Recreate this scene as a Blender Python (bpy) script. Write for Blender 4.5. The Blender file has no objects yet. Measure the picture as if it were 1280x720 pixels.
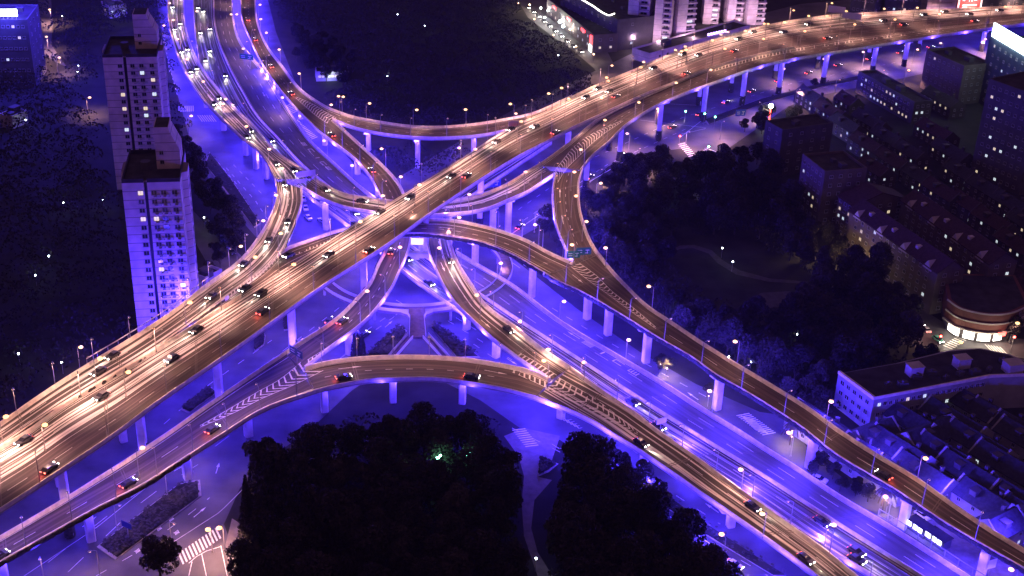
import bpy, bmesh, math, random
from mathutils import Vector, Matrix
random.seed(7)
SC = bpy.context.scene
COL = SC.collection
rad = math.radians

# ------------------------------------------------------------------ camera
CAMZ = 210.0
F_PX, PITCH, ROLL = 1656.9, 0.47467, 0.03672
_c, _s, _cr, _sr = math.cos(PITCH), math.sin(PITCH), math.cos(ROLL), math.sin(ROLL)
_R0, _U0, FW = Vector((1, 0, 0)), Vector((0, _s, _c)), Vector((0, _c, -_s))
RT, UP = _R0*_cr + _U0*_sr, _U0*_cr - _R0*_sr
cam = bpy.data.cameras.new('camera')
cam.sensor_width = 36.0
cam.lens = F_PX/1280*36
cam.clip_start, cam.clip_end = 1.0, 8000
camo = bpy.data.objects.new('camera', cam)
COL.objects.link(camo)
M3 = Matrix((RT, UP, -FW)).transposed()
camo.matrix_world = Matrix.Translation((0, 0, CAMZ)) @ M3.to_4x4()
SC.camera = camo

# ------------------------------------------------------------------ world, moon, exposure
w = bpy.data.worlds.new('World'); SC.world = w
w.use_nodes = True
nt = w.node_tree; nt.nodes.clear()
sky = nt.nodes.new('ShaderNodeTexSky'); sky.sky_type = 'NISHITA'; sky.sun_disc = False
sky.sun_elevation = rad(2); sky.sun_rotation = rad(200)
bg1 = nt.nodes.new('ShaderNodeBackground'); bg1.inputs['Strength'].default_value = 0.0015
bg2 = nt.nodes.new('ShaderNodeBackground')            # city glow of the night sky
bg2.inputs['Color'].default_value = (0.56, 0.25, 0.52, 1); bg2.inputs['Strength'].default_value = 0.20
add = nt.nodes.new('ShaderNodeAddShader'); outw = nt.nodes.new('ShaderNodeOutputWorld')
nt.links.new(sky.outputs[0], bg1.inputs['Color'])
nt.links.new(bg1.outputs[0], add.inputs[0]); nt.links.new(bg2.outputs[0], add.inputs[1])
nt.links.new(add.outputs[0], outw.inputs['Surface'])
moon = bpy.data.lights.new('moon', 'SUN'); moon.energy = 0.03; moon.angle = rad(0.5); moon.color = (0.8, 0.75, 1)
moono = bpy.data.objects.new('moon', moon); COL.objects.link(moono)
moono.rotation_euler = (rad(50), 0, rad(200))
vs = SC.view_settings
vs.view_transform = 'Standard'; vs.look = 'None'; vs.exposure = 0.0; vs.gamma = 1.0; vs.use_curve_mapping = False
SC.cycles.use_denoising = True
SC.cycles.max_bounces = 4; SC.cycles.diffuse_bounces = 2; SC.cycles.glossy_bounces = 2
SC.cycles.sample_clamp_indirect = 3.0
SC.cycles.caustics_reflective = False; SC.cycles.caustics_refractive = False

# brightness of the lamps of the place
P_BLUE, P_SOD, P_HEAD, P_TAIL = 19000.0, 4300.0, 4200.0, 160.0
P_PIER = 5200.0
C_SOD, C_BLUE = (1.0, 0.505, 0.40), (0.055, 0.027, 1.0)

# ------------------------------------------------------------------ helpers
def ray(p):
    return FW + RT*((p[0]-640)/F_PX) - UP*((p[1]-360)/F_PX)
def at(p, z=0.0):
    d = ray(p)
    t = (z-CAMZ)/d.z
    return Vector((d.x*t, d.y*t, z))

_mats = {}
def mat(name, col, rough=0.8, emit=None, es=0.0, metal=0.0, noise=None, bump=0.0, spec=0.3):
    """plain procedural material; noise = (scale, amount, detail)"""
    m = bpy.data.materials.new(name); m.use_nodes = True
    n = m.node_tree.nodes; l = m.node_tree.links
    b = n['Principled BSDF']
    b.inputs['Base Color'].default_value = (*col, 1)
    b.inputs['Roughness'].default_value = rough
    b.inputs['Metallic'].default_value = metal
    b.inputs['Specular IOR Level'].default_value = spec
    if emit:
        b.inputs['Emission Color'].default_value = (*emit, 1)
        b.inputs['Emission Strength'].default_value = es
    if noise:
        tc = n.new('ShaderNodeTexCoord'); t = n.new('ShaderNodeTexNoise')
        t.inputs['Scale'].default_value = noise[0]; t.inputs['Detail'].default_value = noise[2] if len(noise) > 2 else 5
        l.new(tc.outputs['Object'], t.inputs['Vector'])
        r = n.new('ShaderNodeMapRange')
        r.inputs['From Min'].default_value = 0.3; r.inputs['From Max'].default_value = 0.7
        r.inputs['To Min'].default_value = 1-noise[1]; r.inputs['To Max'].default_value = 1+noise[1]
        l.new(t.outputs['Fac'], r.inputs['Value'])
        v = n.new('ShaderNodeVectorMath'); v.operation = 'SCALE'
        v.inputs[0].default_value = col
        l.new(r.outputs[0], v.inputs['Scale']); l.new(v.outputs[0], b.inputs['Base Color'])
        if bump:
            bp = n.new('ShaderNodeBump'); bp.inputs['Strength'].default_value = bump
            l.new(t.outputs['Fac'], bp.inputs['Height']); l.new(bp.outputs[0], b.inputs['Normal'])
    _mats[name] = m
    return m

def road_mat(name, base, worn_or_trail, amount, rough=0.65, lo=0.42, hi=0.72, fine=1.3):
    """asphalt with tyre-polished wheel tracks or painted-in light trails along the UV's second axis (u = metres across, v = metres along)"""
    m = bpy.data.materials.new(name); m.use_nodes = True
    n = m.node_tree.nodes; l = m.node_tree.links; b = n['Principled BSDF']
    uv = n.new('ShaderNodeUVMap'); mp = n.new('ShaderNodeMapping')
    mp.inputs['Scale'].default_value = (fine, 0.010, 1)
    l.new(uv.outputs[0], mp.inputs['Vector'])
    t = n.new('ShaderNodeTexNoise'); t.inputs['Scale'].default_value = 1.0; t.inputs['Detail'].default_value = 3
    l.new(mp.outputs[0], t.inputs['Vector'])
    mp2 = n.new('ShaderNodeMapping'); mp2.inputs['Scale'].default_value = (0.5, 0.08, 1)
    l.new(uv.outputs[0], mp2.inputs['Vector'])
    t2 = n.new('ShaderNodeTexNoise'); t2.inputs['Scale'].default_value = 1.0; t2.inputs['Detail'].default_value = 6
    l.new(mp2.outputs[0], t2.inputs['Vector'])
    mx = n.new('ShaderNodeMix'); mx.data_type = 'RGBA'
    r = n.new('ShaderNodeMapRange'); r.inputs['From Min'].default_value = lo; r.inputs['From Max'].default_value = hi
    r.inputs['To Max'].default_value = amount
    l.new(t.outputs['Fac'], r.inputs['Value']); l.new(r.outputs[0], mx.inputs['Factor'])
    mx.inputs['A'].default_value = (*base, 1); mx.inputs['B'].default_value = (*worn_or_trail, 1)
    r2 = n.new('ShaderNodeMapRange'); r2.inputs['From Min'].default_value = 0.3; r2.inputs['From Max'].default_value = 0.7
    r2.inputs['To Min'].default_value = 0.7; r2.inputs['To Max'].default_value = 1.25
    l.new(t2.outputs['Fac'], r2.inputs['Value'])
    v = n.new('ShaderNodeVectorMath'); v.operation = 'SCALE'
    l.new(mx.outputs['Result'], v.inputs[0]); l.new(r2.outputs[0], v.inputs['Scale'])
    l.new(v.outputs[0], b.inputs['Base Color'])
    b.inputs['Roughness'].default_value = rough
    _mats[name] = m
    return m

class MB:
    def __init__(s): s.v = []; s.f = []; s.mi = []; s.uv = {}; s.k = 0
    def vert(s, p): s.v.append(tuple(p)); return len(s.v)-1
    def face(s, idx, uv=None):
        if uv: s.uv[len(s.f)] = uv
        s.f.append(tuple(idx)); s.mi.append(s.k)
    def quad(s, a, b, c, d, uv=None): s.face([s.vert(a), s.vert(b), s.vert(c), s.vert(d)], uv)
    def poly(s, pts): s.face([s.vert(p) for p in pts])
    def box(s, c, sz, rz=0.0, top=1.0):
        cx, cy, cz = c; hx, hy, hz = sz[0]/2, sz[1]/2, sz[2]/2
        co, si = math.cos(rz), math.sin(rz); i = len(s.v)
        for z, k in ((-hz, 1.0), (hz, top)):
            for x, y in ((-hx, -hy), (hx, -hy), (hx, hy), (-hx, hy)):
                x *= k; y *= k
                s.v.append((cx+x*co-y*si, cy+x*si+y*co, cz+z))
        for q in ((3, 2, 1, 0), (4, 5, 6, 7), (0, 1, 5, 4), (1, 2, 6, 5), (2, 3, 7, 6), (3, 0, 4, 7)):
            s.face([i+a for a in q])
    def prism(s, pts, z0, z1, cap=True):
        """vertical prism over a counter-clockwise outline"""
        n = len(pts)
        if sum(pts[i][0]*pts[(i+1) % n][1]-pts[(i+1) % n][0]*pts[i][1] for i in range(n)) < 0: pts = pts[::-1]
        i = len(s.v)
        for p in pts: s.v.append((p[0], p[1], z0))
        for p in pts: s.v.append((p[0], p[1], z1))
        for a in range(n):
            b = (a+1) % n; s.face((i+a, i+b, i+n+b, i+n+a))
        if cap:
            s.face([i+n+a for a in range(n)]); s.face([i+n-1-a for a in range(n)])
    def tube(s, pts, r, n=6, r1=None):
        pts = [Vector(p) for p in pts]; rings = []
        for k, p in enumerate(pts):
            d = (pts[min(k+1, len(pts)-1)]-pts[max(k-1, 0)]).normalized()
            u = d.orthogonal().normalized(); w_ = d.cross(u)
            rr = r if r1 is None else r+(r1-r)*k/(len(pts)-1)
            rings.append([s.vert(p+(u*math.cos(a)+w_*math.sin(a))*rr) for a in [2*math.pi*q/n for q in range(n)]])
        for a, b in zip(rings, rings[1:]):
            for q in range(n): s.face((a[q], a[(q+1) % n], b[(q+1) % n], b[q]))
        s.face(rings[0][::-1]); s.face(rings[-1])
    def sweep(s, profs, closed=True):
        """profs: list of equal-length point rings"""
        rings = [[s.vert(p) for p in pr] for pr in profs]; n = len(rings[0])
        for a, b in zip(rings, rings[1:]):
            for q in range(n if closed else n-1): s.face((a[q], a[(q+1) % n], b[(q+1) % n], b[q]))
        if closed: s.face(rings[0][::-1]); s.face(rings[-1])
    def mesh(s, name, mats, off=(0, 0, 0)):
        me = bpy.data.meshes.new(name)
        o = Vector(off)
        me.from_pydata([(a-o.x, b-o.y, c-o.z) for a, b, c in s.v], [], s.f)
        for m in (mats if isinstance(mats, (list, tuple)) else [mats]): me.materials.append(m)
        me.polygons.foreach_set('material_index', s.mi)
        if s.uv:
            lay = me.uv_layers.new(name='UVMap')
            for fi, uvs in s.uv.items():
                for li, q in zip(me.polygons[fi].loop_indices, uvs): lay.data[li].uv = q
        me.update()
        return me
    def build(s, name, mats, parent=None):
        off = parent.location if parent else (0, 0, 0)
        if parent and parent.parent: off = Vector(parent.location)+Vector(parent.parent.location)
        return link(name, s.mesh(name, mats, off), parent)

def link(name, me, parent=None, loc=(0, 0, 0), rz=0.0):
    o = bpy.data.objects.new(name, me); COL.objects.link(o)
    o.location = loc; o.rotation_euler = (0, 0, rz)
    if parent: o.parent = parent
    return o
def tag(o, label, cat, group=None):
    o['label'] = label; o['category'] = cat
    if group: o['group'] = group
    return o
def thing(name, label, cat, loc=(0, 0, 0), rz=0.0, group=None):
    o = bpy.data.objects.new(name, None); COL.objects.link(o)
    o.location = loc; o.rotation_euler = (0, 0, rz); o.empty_display_size = 1
    return tag(o, label, cat, group)
def struct(o, kind='structure'): o['kind'] = kind; return o
def copy_tree(src, loc, rz, label=None, group=None, scale=None):
    r = src.copy(); COL.objects.link(r); r.location = loc; r.rotation_euler = (0, 0, rz)
    if scale: r.scale = (scale,)*3
    if label: r['label'] = label
    if group: r['group'] = group
    for ch in src.children:
        c = ch.copy(); COL.objects.link(c); c.parent = r
        for g in ch.children:
            d = g.copy(); COL.objects.link(d); d.parent = c
    return r
def light(kind, name, loc, energy, col, parent=None, **kw):
    d = bpy.data.lights.new(name, kind); d.energy = energy; d.color = col
    for k, v in kw.items(): setattr(d, k, v)
    o = bpy.data.objects.new(name, d); COL.objects.link(o); o.location = loc
    if parent: o.parent = parent
    return o

def catmull(pts, n=10):
    if len(pts) < 3:
        return [tuple(pts[0][k]+(pts[1][k]-pts[0][k])*i/n for k in range(2)) for i in range(n+1)]
    P = [tuple(2*pts[0][k]-pts[1][k] for k in range(2))]+list(pts)+[tuple(2*pts[-1][k]-pts[-2][k] for k in range(2))]
    out = []
    for i in range(1, len(P)-2):
        p0, p1, p2, p3 = P[i-1], P[i], P[i+1], P[i+2]
        d = [max(math.dist(a, b), 1e-6)**0.5 for a, b in ((p0, p1), (p1, p2), (p2, p3))]
        t0, t1, t2, t3 = 0, d[0], d[0]+d[1], d[0]+d[1]+d[2]
        for q in range(n):
            t = t1+(t2-t1)*q/n; r = []
            for k in range(2):
                a1 = (t1-t)/(t1-t0)*p0[k]+(t-t0)/(t1-t0)*p1[k]; a2 = (t2-t)/(t2-t1)*p1[k]+(t-t1)/(t2-t1)*p2[k]
                a3 = (t3-t)/(t3-t2)*p2[k]+(t-t2)/(t3-t2)*p3[k]
                b1 = (t2-t)/(t2-t0)*a1+(t-t0)/(t2-t0)*a2; b2 = (t3-t)/(t3-t1)*a2+(t-t1)/(t3-t1)*a3
                r.append((t2-t)/(t2-t1)*b1+(t-t1)/(t2-t1)*b2)
            out.append(tuple(r))
    out.append(tuple(pts[-1]))
    return out
def resample(pts, n):
    """n+1 points evenly spaced along a polyline of any dimension"""
    d = [0]
    for a, b in zip(pts, pts[1:]): d.append(d[-1]+math.dist(a, b))
    out = []; j = 0
    for i in range(n+1):
        t = d[-1]*i/n
        while j < len(pts)-2 and d[j+1] < t: j += 1
        u = (t-d[j])/max(d[j+1]-d[j], 1e-9)
        out.append(type(pts[0])(x+(y-x)*u for x, y in zip(pts[j], pts[j+1])))
    return out
def lerpz(zs, u):
    for (a, za), (b, zb) in zip(zs, zs[1:]):
        if u <= b:
            t = (u-a)/max(b-a, 1e-9); return za+(zb-za)*t
    return zs[-1][1]

# ------------------------------------------------------------------ materials
ASPH = road_mat('deck_asphalt', (0.050, 0.034, 0.032), (0.16, 0.112, 0.10), 0.9, lo=.46, hi=.66, fine=1.0)
ASPH_TRAIL = road_mat('deck_asphalt_light_trails', (0.046, 0.034, 0.031), (0.74, 0.68, 0.63), 1.0, lo=.50, hi=.57, fine=.95)  # near-white streaks: headlight trails painted into the asphalt colour
ASPH_L = road_mat('lower_asphalt_light_trails', (0.075, 0.062, 0.068), (0.50, 0.46, 0.46), 1.0, lo=.52, hi=.62, fine=1.5)  # pale streaks are light trails painted into this carriageway's colour
ASPH_K = road_mat('lower_asphalt', (0.085, 0.075, 0.085), (0.15, 0.13, 0.14), 0.8)
CONC = mat('concrete', (0.40, 0.36, 0.33), 0.85, noise=(0.35, 0.25, 6))
CONC_P = mat('parapet_concrete', (0.80, 0.70, 0.60), 0.8, noise=(0.6, 0.2, 6))
PIERM = mat('pier_concrete', (0.72, 0.64, 0.62), 0.85, noise=(0.35, 0.2, 6))
PAINT = mat('road_paint', (0.78, 0.74, 0.68), 0.6, noise=(0.9, 0.2, 4))
JOINT = mat('joint_steel', (0.16, 0.13, 0.12), 0.5, metal=0.3)
HEDGE = mat('hedge_leaves', (0.05, 0.045, 0.04), 0.9, noise=(1.5, 0.6, 4), bump=0.6)
STEEL = mat('painted_steel', (0.30, 0.27, 0.26), 0.5, metal=0.4)
LEDB = mat('blue_led', (0.2, 0.2, 0.5), 0.4, emit=(0.16, 0.10, 1.0), es=6.0)
SODG = mat('sodium_glass', (0.9, 0.7, 0.5), 0.3, emit=(1.0, 0.55, 0.22), es=3.0)
WHTG = mat('white_lamp_glass', (0.9, 0.9, 0.9), 0.3, emit=(0.80, 0.95, 1.0), es=22.0)
GRNG = mat('green_lamp_glass', (0.5, 0.9, 0.6), 0.3, emit=(0.25, 1.0, 0.60), es=16.0)

# ------------------------------------------------------------------ elevated roads
ROADS = {}
class Road: pass
def make_road(key, name, label, left, right, zs, step=4.0, depth=1.7, parl=((0, 1),), parr=((0, 1),), hedgel=None, hedger=None,
              matl=None, lines=(), edge=(True, True), joints=22.0, blue=13.0, bluep=1.0, bluerange=(0, 1), girder=True, sub=None, bluez=None):
    """left/right: outlines of the deck as seen in the photo, projected to the heights zs; builds deck, girder, parapets, markings"""
    L, R = catmull(left), catmull(right)
    nL = 300
    L, R = resample(L, nL), resample(R, nL)
    zz = [lerpz(zs, i/nL) for i in range(nL+1)]
    for _ in range(3):
        zz = [sum(zz[max(0, i-12):i+13])/len(zz[max(0, i-12):i+13]) for i in range(nL+1)]
    L3 = [at(p, z) for p, z in zip(L, zz)]; R3 = [at(p, z) for p, z in zip(R, zz)]
    C3 = [(a+b)/2 for a, b in zip(L3, R3)]
    ln = sum((b-a).length for a, b in zip(C3, C3[1:]))
    n = max(6, int(ln/step))
    d = [0.0]
    for a, b in zip(C3, C3[1:]): d.append(d[-1]+(b-a).length)
    Ls, Rs = [], []; j = 0
    for i in range(n+1):
        t = ln*i/n
        while j < nL-1 and d[j+1] < t: j += 1
        u = (t-d[j])/max(d[j+1]-d[j], 1e-9)
        Ls.append(L3[j].lerp(L3[j+1], u)); Rs.append(R3[j].lerp(R3[j+1], u))
    r = Road(); r.L, r.R, r.n, r.len = Ls, Rs, n, ln
    r.C = [(a+b)/2 for a, b in zip(Ls, Rs)]
    ROADS[key] = r
    base = r.C[n//2]
    t = r.obj = thing(name, label, 'elevated road', (base.x, base.y, 0))
    lat = [(b-a).normalized() for a, b in zip(Ls, Rs)]
    wid = [(b-a).length for a, b in zip(Ls, Rs)]
    Z = Vector((0, 0, 1)); r.lat = lat; r.wid = wid
    # deck
    mb = MB(); K = 8
    v = 0.0
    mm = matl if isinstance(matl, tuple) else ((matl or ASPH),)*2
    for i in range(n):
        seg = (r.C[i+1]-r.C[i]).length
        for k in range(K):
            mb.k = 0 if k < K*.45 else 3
            a, b = k/K, (k+1)/K
            mb.quad(Ls[i].lerp(Rs[i], a), Ls[i].lerp(Rs[i], b), Ls[i+1].lerp(Rs[i+1], b), Ls[i+1].lerp(Rs[i+1], a),
                    [((a-.5)*wid[i], v), ((b-.5)*wid[i], v), ((b-.5)*wid[i+1], v+seg), ((a-.5)*wid[i+1], v+seg)])
        v += seg
    mb.k = 1
    S = Z*0.45
    for i in range(n):
        a, b, c, e = Ls[i], Ls[i+1], Rs[i], Rs[i+1]
        mb.quad(a, b, b-S, a-S); mb.quad(e, c, c-S, e-S); mb.quad(a-S, b-S, e-S, c-S)
    mb.quad(Ls[0], Ls[0]-S, Rs[0]-S, Rs[0]); mb.quad(Ls[n], Rs[n], Rs[n]-S, Ls[n]-S)
    if joints:
        mb.k = 2; s0 = joints*.6
        while s0 < ln-3:
            for dd in (0, .7):
                p_ = [pos(r, (s0+dd+e_)/ln, f_)+Z*.008 for e_, f_ in ((0, .07), (0, .93), (.28, .93), (.28, .07))]
                mb.quad(*p_)
            s0 += joints*1.6
    dk = mb
    if girder:
        mb = MB(); prof = []
        for i in range(n+1):
            w2 = wid[i]; c = r.C[i]; la = lat[i]
            prof.append([c-la*w2*.34-Z*.452, c+la*w2*.34-Z*.452, c+la*w2*.24-Z*depth, c-la*w2*.24-Z*depth])
        mb.sweep(prof); mb.build('girder', CONC, t)
        if blue:
            for sgn in (-1, 1):
                mb = MB(); prof = []
                i0, i1 = int(bluerange[0]*n), max(int(bluerange[0]*n)+2, int(bluerange[1]*n))
                for i in range(i0, min(i1, n)+1):
                    c = r.C[i]+lat[i]*sgn*wid[i]*.40-Z*.55; la = lat[i]*.09
                    prof.append([c-la, c+la, c+la-Z*.12, c-la-Z*.12])
                mb.sweep(prof); mb.build('light_strip', LEDB, t)
    # parapets
    for side, ranges in ((0, parl), (1, parr)):
        for a, b in ranges:
            i0, i1 = int(round(a*n)), int(round(b*n))
            prof = []
            for i in range(i0, i1+1):
                p = (Ls, Rs)[side][i]; s = lat[i]*(1 if side == 0 else -1)
                prof.append([p+s*0.004+Z*.004, p+s*.62+Z*.004, p+s*.36+Z*1.1, p+s*.02+Z*1.1])
            mb = MB(); mb.sweep(prof); mb.build('parapet', CONC_P, t)
    for side, rng in ((0, hedgel), (1, hedger)):
        if not rng: continue
        prof = []; L_ = ln*(rng[1]-rng[0]); m = int(L_/0.9)
        for q in range(m+1):
            u = rng[0]+(rng[1]-rng[0])*q/m
            p = pos(r, u, 0.0 if side == 0 else 1.0); s = latat(r, u)*(-1 if side == 0 else 1)
            h = .35+random.random()*.55; o = .35+random.random()*.45
            prof.append([p+s*.03+Z*.1, p+s*.03+Z*(.55+h*.5), p+s*o*.6+Z*(.5+h*.6), p+s*o+Z*.3, p+s*o*.7-Z*(.1+random.random()*.3)])
        mb = MB(); mb.sweep(prof); mb.build('planter_hedge', HEDGE, t)
    # markings, painted into the deck's surface
    mb = dk; mb.k = 4
    for f in ([0.9/max(wid[0], 4)] if edge[0] else [])+([1-0.9/max(wid[0], 4)] if edge[1] else []):
        strip(mb, r, f, 0, 1, .24)
    for ln_ in lines:
        f, u0, u1 = ln_[0], ln_[1], ln_[2]
        on, off = (ln_[3], ln_[4]) if len(ln_) > 3 else (6, 9)
        w_ = ln_[5] if len(ln_) > 5 else .17
        if off == 0: strip(mb, r, f, u0, u1, w_); continue
        s0 = u0*ln+1
        while s0+on < u1*ln:
            strip(mb, r, f, s0/ln, (s0+on)/ln, w_); s0 += on+off
    mb.build('deck', [mm[0], CONC, JOINT, mm[1], PAINT], t)
    # blue floodlights hung under the deck
    if blue:
        m = max(1, int(ln*(bluerange[1]-bluerange[0])/blue))
        for q in range(m):
            u = bluerange[0]+(bluerange[1]-bluerange[0])*(q+.5)/m
            p = pos(r, u, .5)+latat(r, u)*(wid[0]*.5+.55)*(1 if q % 2 else -1)
            zl = p.z-1.0
            if zl < 1.5: continue
            light('POINT', 'blue_floodlight', (p.x-base.x, p.y-base.y, zl), P_BLUE*bluep, C_BLUE, t, shadow_soft_size=0.5)
    return r
def pos(r, u, f):
    x = min(max(u, 0), 1)*r.n; i = min(int(x), r.n-1); t = x-i
    return r.L[i].lerp(r.L[i+1], t).lerp(r.R[i].lerp(r.R[i+1], t), f)
def latat(r, u): return r.lat[min(int(min(max(u, 0), 1)*r.n), r.n)]
def dirat(r, u):
    i = min(int(min(max(u, 0), .999)*r.n), r.n-1); return (r.C[i+1]-r.C[i]).normalized()
def strip(mb, r, f, u0, u1, w_, dz=.012):
    m = max(1, int((u1-u0)*r.n)); Z = Vector((0, 0, dz)); prev = None
    for q in range(m+1):
        u = u0+(u1-u0)*q/m; p = pos(r, u, f)+Z; s = latat(r, u)*w_/2
        if prev: mb.quad(prev[0], prev[1], p+s, p-s)
        prev = (p-s, p+s)
def arrow(mb, p, d, L=6.0, z=.014, w_=.22):
    d = Vector((d.x, d.y, d.z)).normalized(); s = d.cross(Vector((0, 0, 1))).normalized(); Z = Vector((0, 0, z))
    a, b, c = p+Z-d*L/2, p+Z+d*L*.1, p+Z+d*L/2
    mb.quad(a-s*w_/2, a+s*w_/2, b+s*w_/2, b-s*w_/2)
    mb.poly([b-s*w_*1.9, b+s*w_*1.9, c])
def gore(key, lf, rt, z, spacing=2.3, th=.55, V=1.6, ladder=False):
    """chevron hatching between two painted lines (photo points) on a deck of height z = (start, end)"""
    n = 60; r_ = ROADS[key]
    def on(p):
        h = z[0]
        for _ in range(5):
            q = at(p, h+.02); c0 = min(r_.C, key=lambda c: (c.x-q.x)**2+(c.y-q.y)**2); h = c0.z
        return at(p, h+.02)
    A = [on(p) for p in resample(catmull(lf), n)]; B = [on(p) for p in resample(catmull(rt), n)]
    ln = sum((b-a).length for a, b in zip(A, A[1:])); mb = MB()
    def P(s, f):
        x = min(max(s/ln, 0), 1)*n; i = min(int(x), n-1); t = x-i
        return A[i].lerp(A[i+1], t).lerp(B[i].lerp(B[i+1], t), f)
    s = 0.4
    while s < ln-1.0:
        wv = (P(s, 0)-P(s, 1)).length
        if wv > .35:
            v = 0 if ladder else min(V, wv*.7)
            mb.quad(P(s, 0), P(s+th, 0), P(s+v+th, .5), P(s+v, .5)); mb.quad(P(s+v, .5), P(s+v+th, .5), P(s+th, 1), P(s, 1))
        s += spacing
    for S in (A, B):
        for i in range(n):
            d = (S[i+1]-S[i]).normalized().cross(Vector((0, 0, 1)))*.09; e = Vector((0, 0, .004))
            mb.quad(S[i]-d+e, S[i]+d+e, S[i+1]+d+e, S[i+1]-d+e)
    mb.build('gore_marking', PAINT, ROADS[key].obj)
def piers(key, pts, style='single', size=2.2, zb=0.0, depth=1.7, ivy=0, blue=1.0):
    r = ROADS[key]; t = r.obj
    for p in pts:
        best = None
        for i in range(r.n+1):
            h = r.C[i].z*.5; q = at(p, h); dd = (Vector((q.x, q.y))-Vector((r.C[i].x, r.C[i].y))).length
            if best is None or dd < best[0]: best = (dd, i)
        i = best[1]; c = r.C[i]; la = r.lat[i]; rz = math.atan2(la.y, la.x); top = c.z-depth-.004
        if top < 1.5: continue
        done = False
        spots = [0] if style in ('single', 'tee') else [-r.wid[i]*.17, r.wid[i]*.17]
        for o in spots:
            mb = MB(); x, y = c.x+la.x*o, c.y+la.y*o; s = size/2
            capz = 1.5 if style == 'tee' else .0
            pts2 = [(-s, -s*.72), (-s*.72, -s), (s*.72, -s), (s, -s*.72), (s, s*.72), (s*.72, s), (-s*.72, s), (-s, s*.72)]
            co, si = math.cos(rz), math.sin(rz)
            mb.prism([(x+a*co-b*si, y+a*si+b*co) for a, b in pts2], zb, top-capz)
            if capz:
                k = min(r.wid[i]*.34, 3.6)
                q0 = [(-s, -s*.8), (s, -s*.8), (s, s*.8), (-s, s*.8)]; q1 = [(-k, -s*.8), (k, -s*.8), (k, s*.8), (-k, s*.8)]
                mb.sweep([[(x+a*co-b*si, y+a*si+b*co, zz) for a, b in q] for q, zz in ((q0, top-1.5), (q1, top-.6), (q1, top-.002))])
            mb.build('pier', PIERM, t)
            if blue and not done:
                done = True; o = r.wid[i]*.5+1.2
                sg = -1 if la.y > 0 else 1                       # the side that faces the camera
                light('POINT', 'pier_floodlight', (c.x+la.x*sg*2.6-t.location.x-la.y*1.6, c.y+la.y*sg*2.6-t.location.y+la.x*1.6, top-1.0), P_PIER*blue*{'G': .45, 'M': .6}.get(key, 1), C_BLUE, t, shadow_soft_size=.3)
            if ivy:
                mb = MB(); h_ = ivy*random.uniform(.8, 1.2); q_ = size*.5+.25; prof = []
                for zz in (0, h_*.35, h_*.7, h_):
                    prof.append([(x+q_*random.uniform(.95, 1.25)*math.cos(a_), y+q_*random.uniform(.95, 1.25)*math.sin(a_), zz) for a_ in [k_*.6283 for k_ in range(10)]])
                mb.sweep(prof); mb.build('ivy', HEDGE, t)

# ------------------------------------------------------------------ ground
GRASS = mat('park_soil', (0.022, 0.021, 0.017), 0.95, noise=(0.12, 0.5, 6))
ASPH_G = mat('street_asphalt', (0.088, 0.080, 0.084), 0.6, noise=(0.09, 0.5, 9))
PAVE = mat('pavement_slabs', (0.20, 0.17, 0.155), 0.8, noise=(0.5, 0.25, 6))
DIMP = mat('park_gravel', (0.075, 0.065, 0.06), 0.9, noise=(0.5, 0.25, 6))
KERB = mat('kerb_stone', (0.36, 0.32, 0.28), 0.8, noise=(1, 0.2, 4))
def ground_sheet(name, pts, m, z):
    mb = MB(); mb.poly([at(p, z) for p in pts]); bm = bmesh.new()
    me = mb.mesh(name, m); bm.from_mesh(me); bmesh.ops.recalc_face_normals(bm, faces=bm.faces)
    if bm.faces[:] and bm.faces[0].normal.z < 0: bmesh.ops.reverse_faces(bm, faces=bm.faces)
    bmesh.ops.triangulate(bm, faces=bm.faces); bm.to_mesh(me); bm.free()
    return struct(link(name, me))
mb = MB(); mb.quad((-2500, -300, -.02), (2500, -300, -.02), (2500, 5000, -.02), (-2500, 5000, -.02))
struct(mb.build('ground', GRASS))
# wide ground streets below the viaducts
ground_sheet('road', [(-80, 590), (0, 540), (150, 440), (250, 365), (330, 318), (400, 285), (480, 232), (560, 185), (640, 138), (720, 100), (800, 62), (900, 30), (1000, 5),
                      (1400, -30), (1400, 60), (1290, 66), (1230, 75), (1100, 104), (1030, 118), (985, 133), (930, 172), (895, 196), (850, 186), (800, 192), (760, 208), (715, 250), (680, 280), (640, 302),
                      (600, 330), (560, 400), (545, 440), (500, 448), (440, 488), (395, 530), (345, 568), (300, 610), (280, 655), (305, 725), (300, 800), (-80, 800)], ASPH_G, 0.0)
ground_sheet('road', [(190, -40), (325, -40), (345, 40), (372, 110), (405, 160), (450, 215), (520, 265), (600, 300), (640, 322), (720, 385), (800, 440), (870, 480), (950, 515), (985, 520), (1012, 565),
                      (1070, 610), (1150, 640), (1290, 725), (1330, 800), (960, 800), (900, 712), (860, 668), (800, 628), (755, 585), (700, 550), (650, 535), (600, 500), (540, 470), (470, 430),
                      (400, 360), (345, 325), (290, 262), (262, 225), (240, 185), (228, 140), (205, 60)], ASPH_G, 0.004)
ground_sheet('road', [(240, 262), (262, 285), (300, 318), (330, 355), (300, 380), (268, 345), (248, 310), (236, 285)], ASPH_G, 0.006)
ground_sheet('road', [(630, 545), (655, 535), (700, 545), (690, 575), (672, 596), (690, 600), (668, 625), (664, 660), (672, 690), (700, 735), (690, 760), (672, 720), (655, 670), (652, 630), (655, 595), (648, 570)], PAVE, 0.008)
ground_sheet('pavement', [(290, 648), (310, 660), (322, 720), (330, 800), (268, 800), (286, 720), (282, 680)], PAVE, 0.010)
ground_sheet('path', [(828, 318), (850, 307), (868, 306), (890, 313), (903, 325), (925, 338), (962, 348), (1010, 352), (1010, 355), (960, 352), (920, 343), (897, 329), (886, 317), (866, 310), (850, 311), (830, 322)], DIMP, 0.004)
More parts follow.
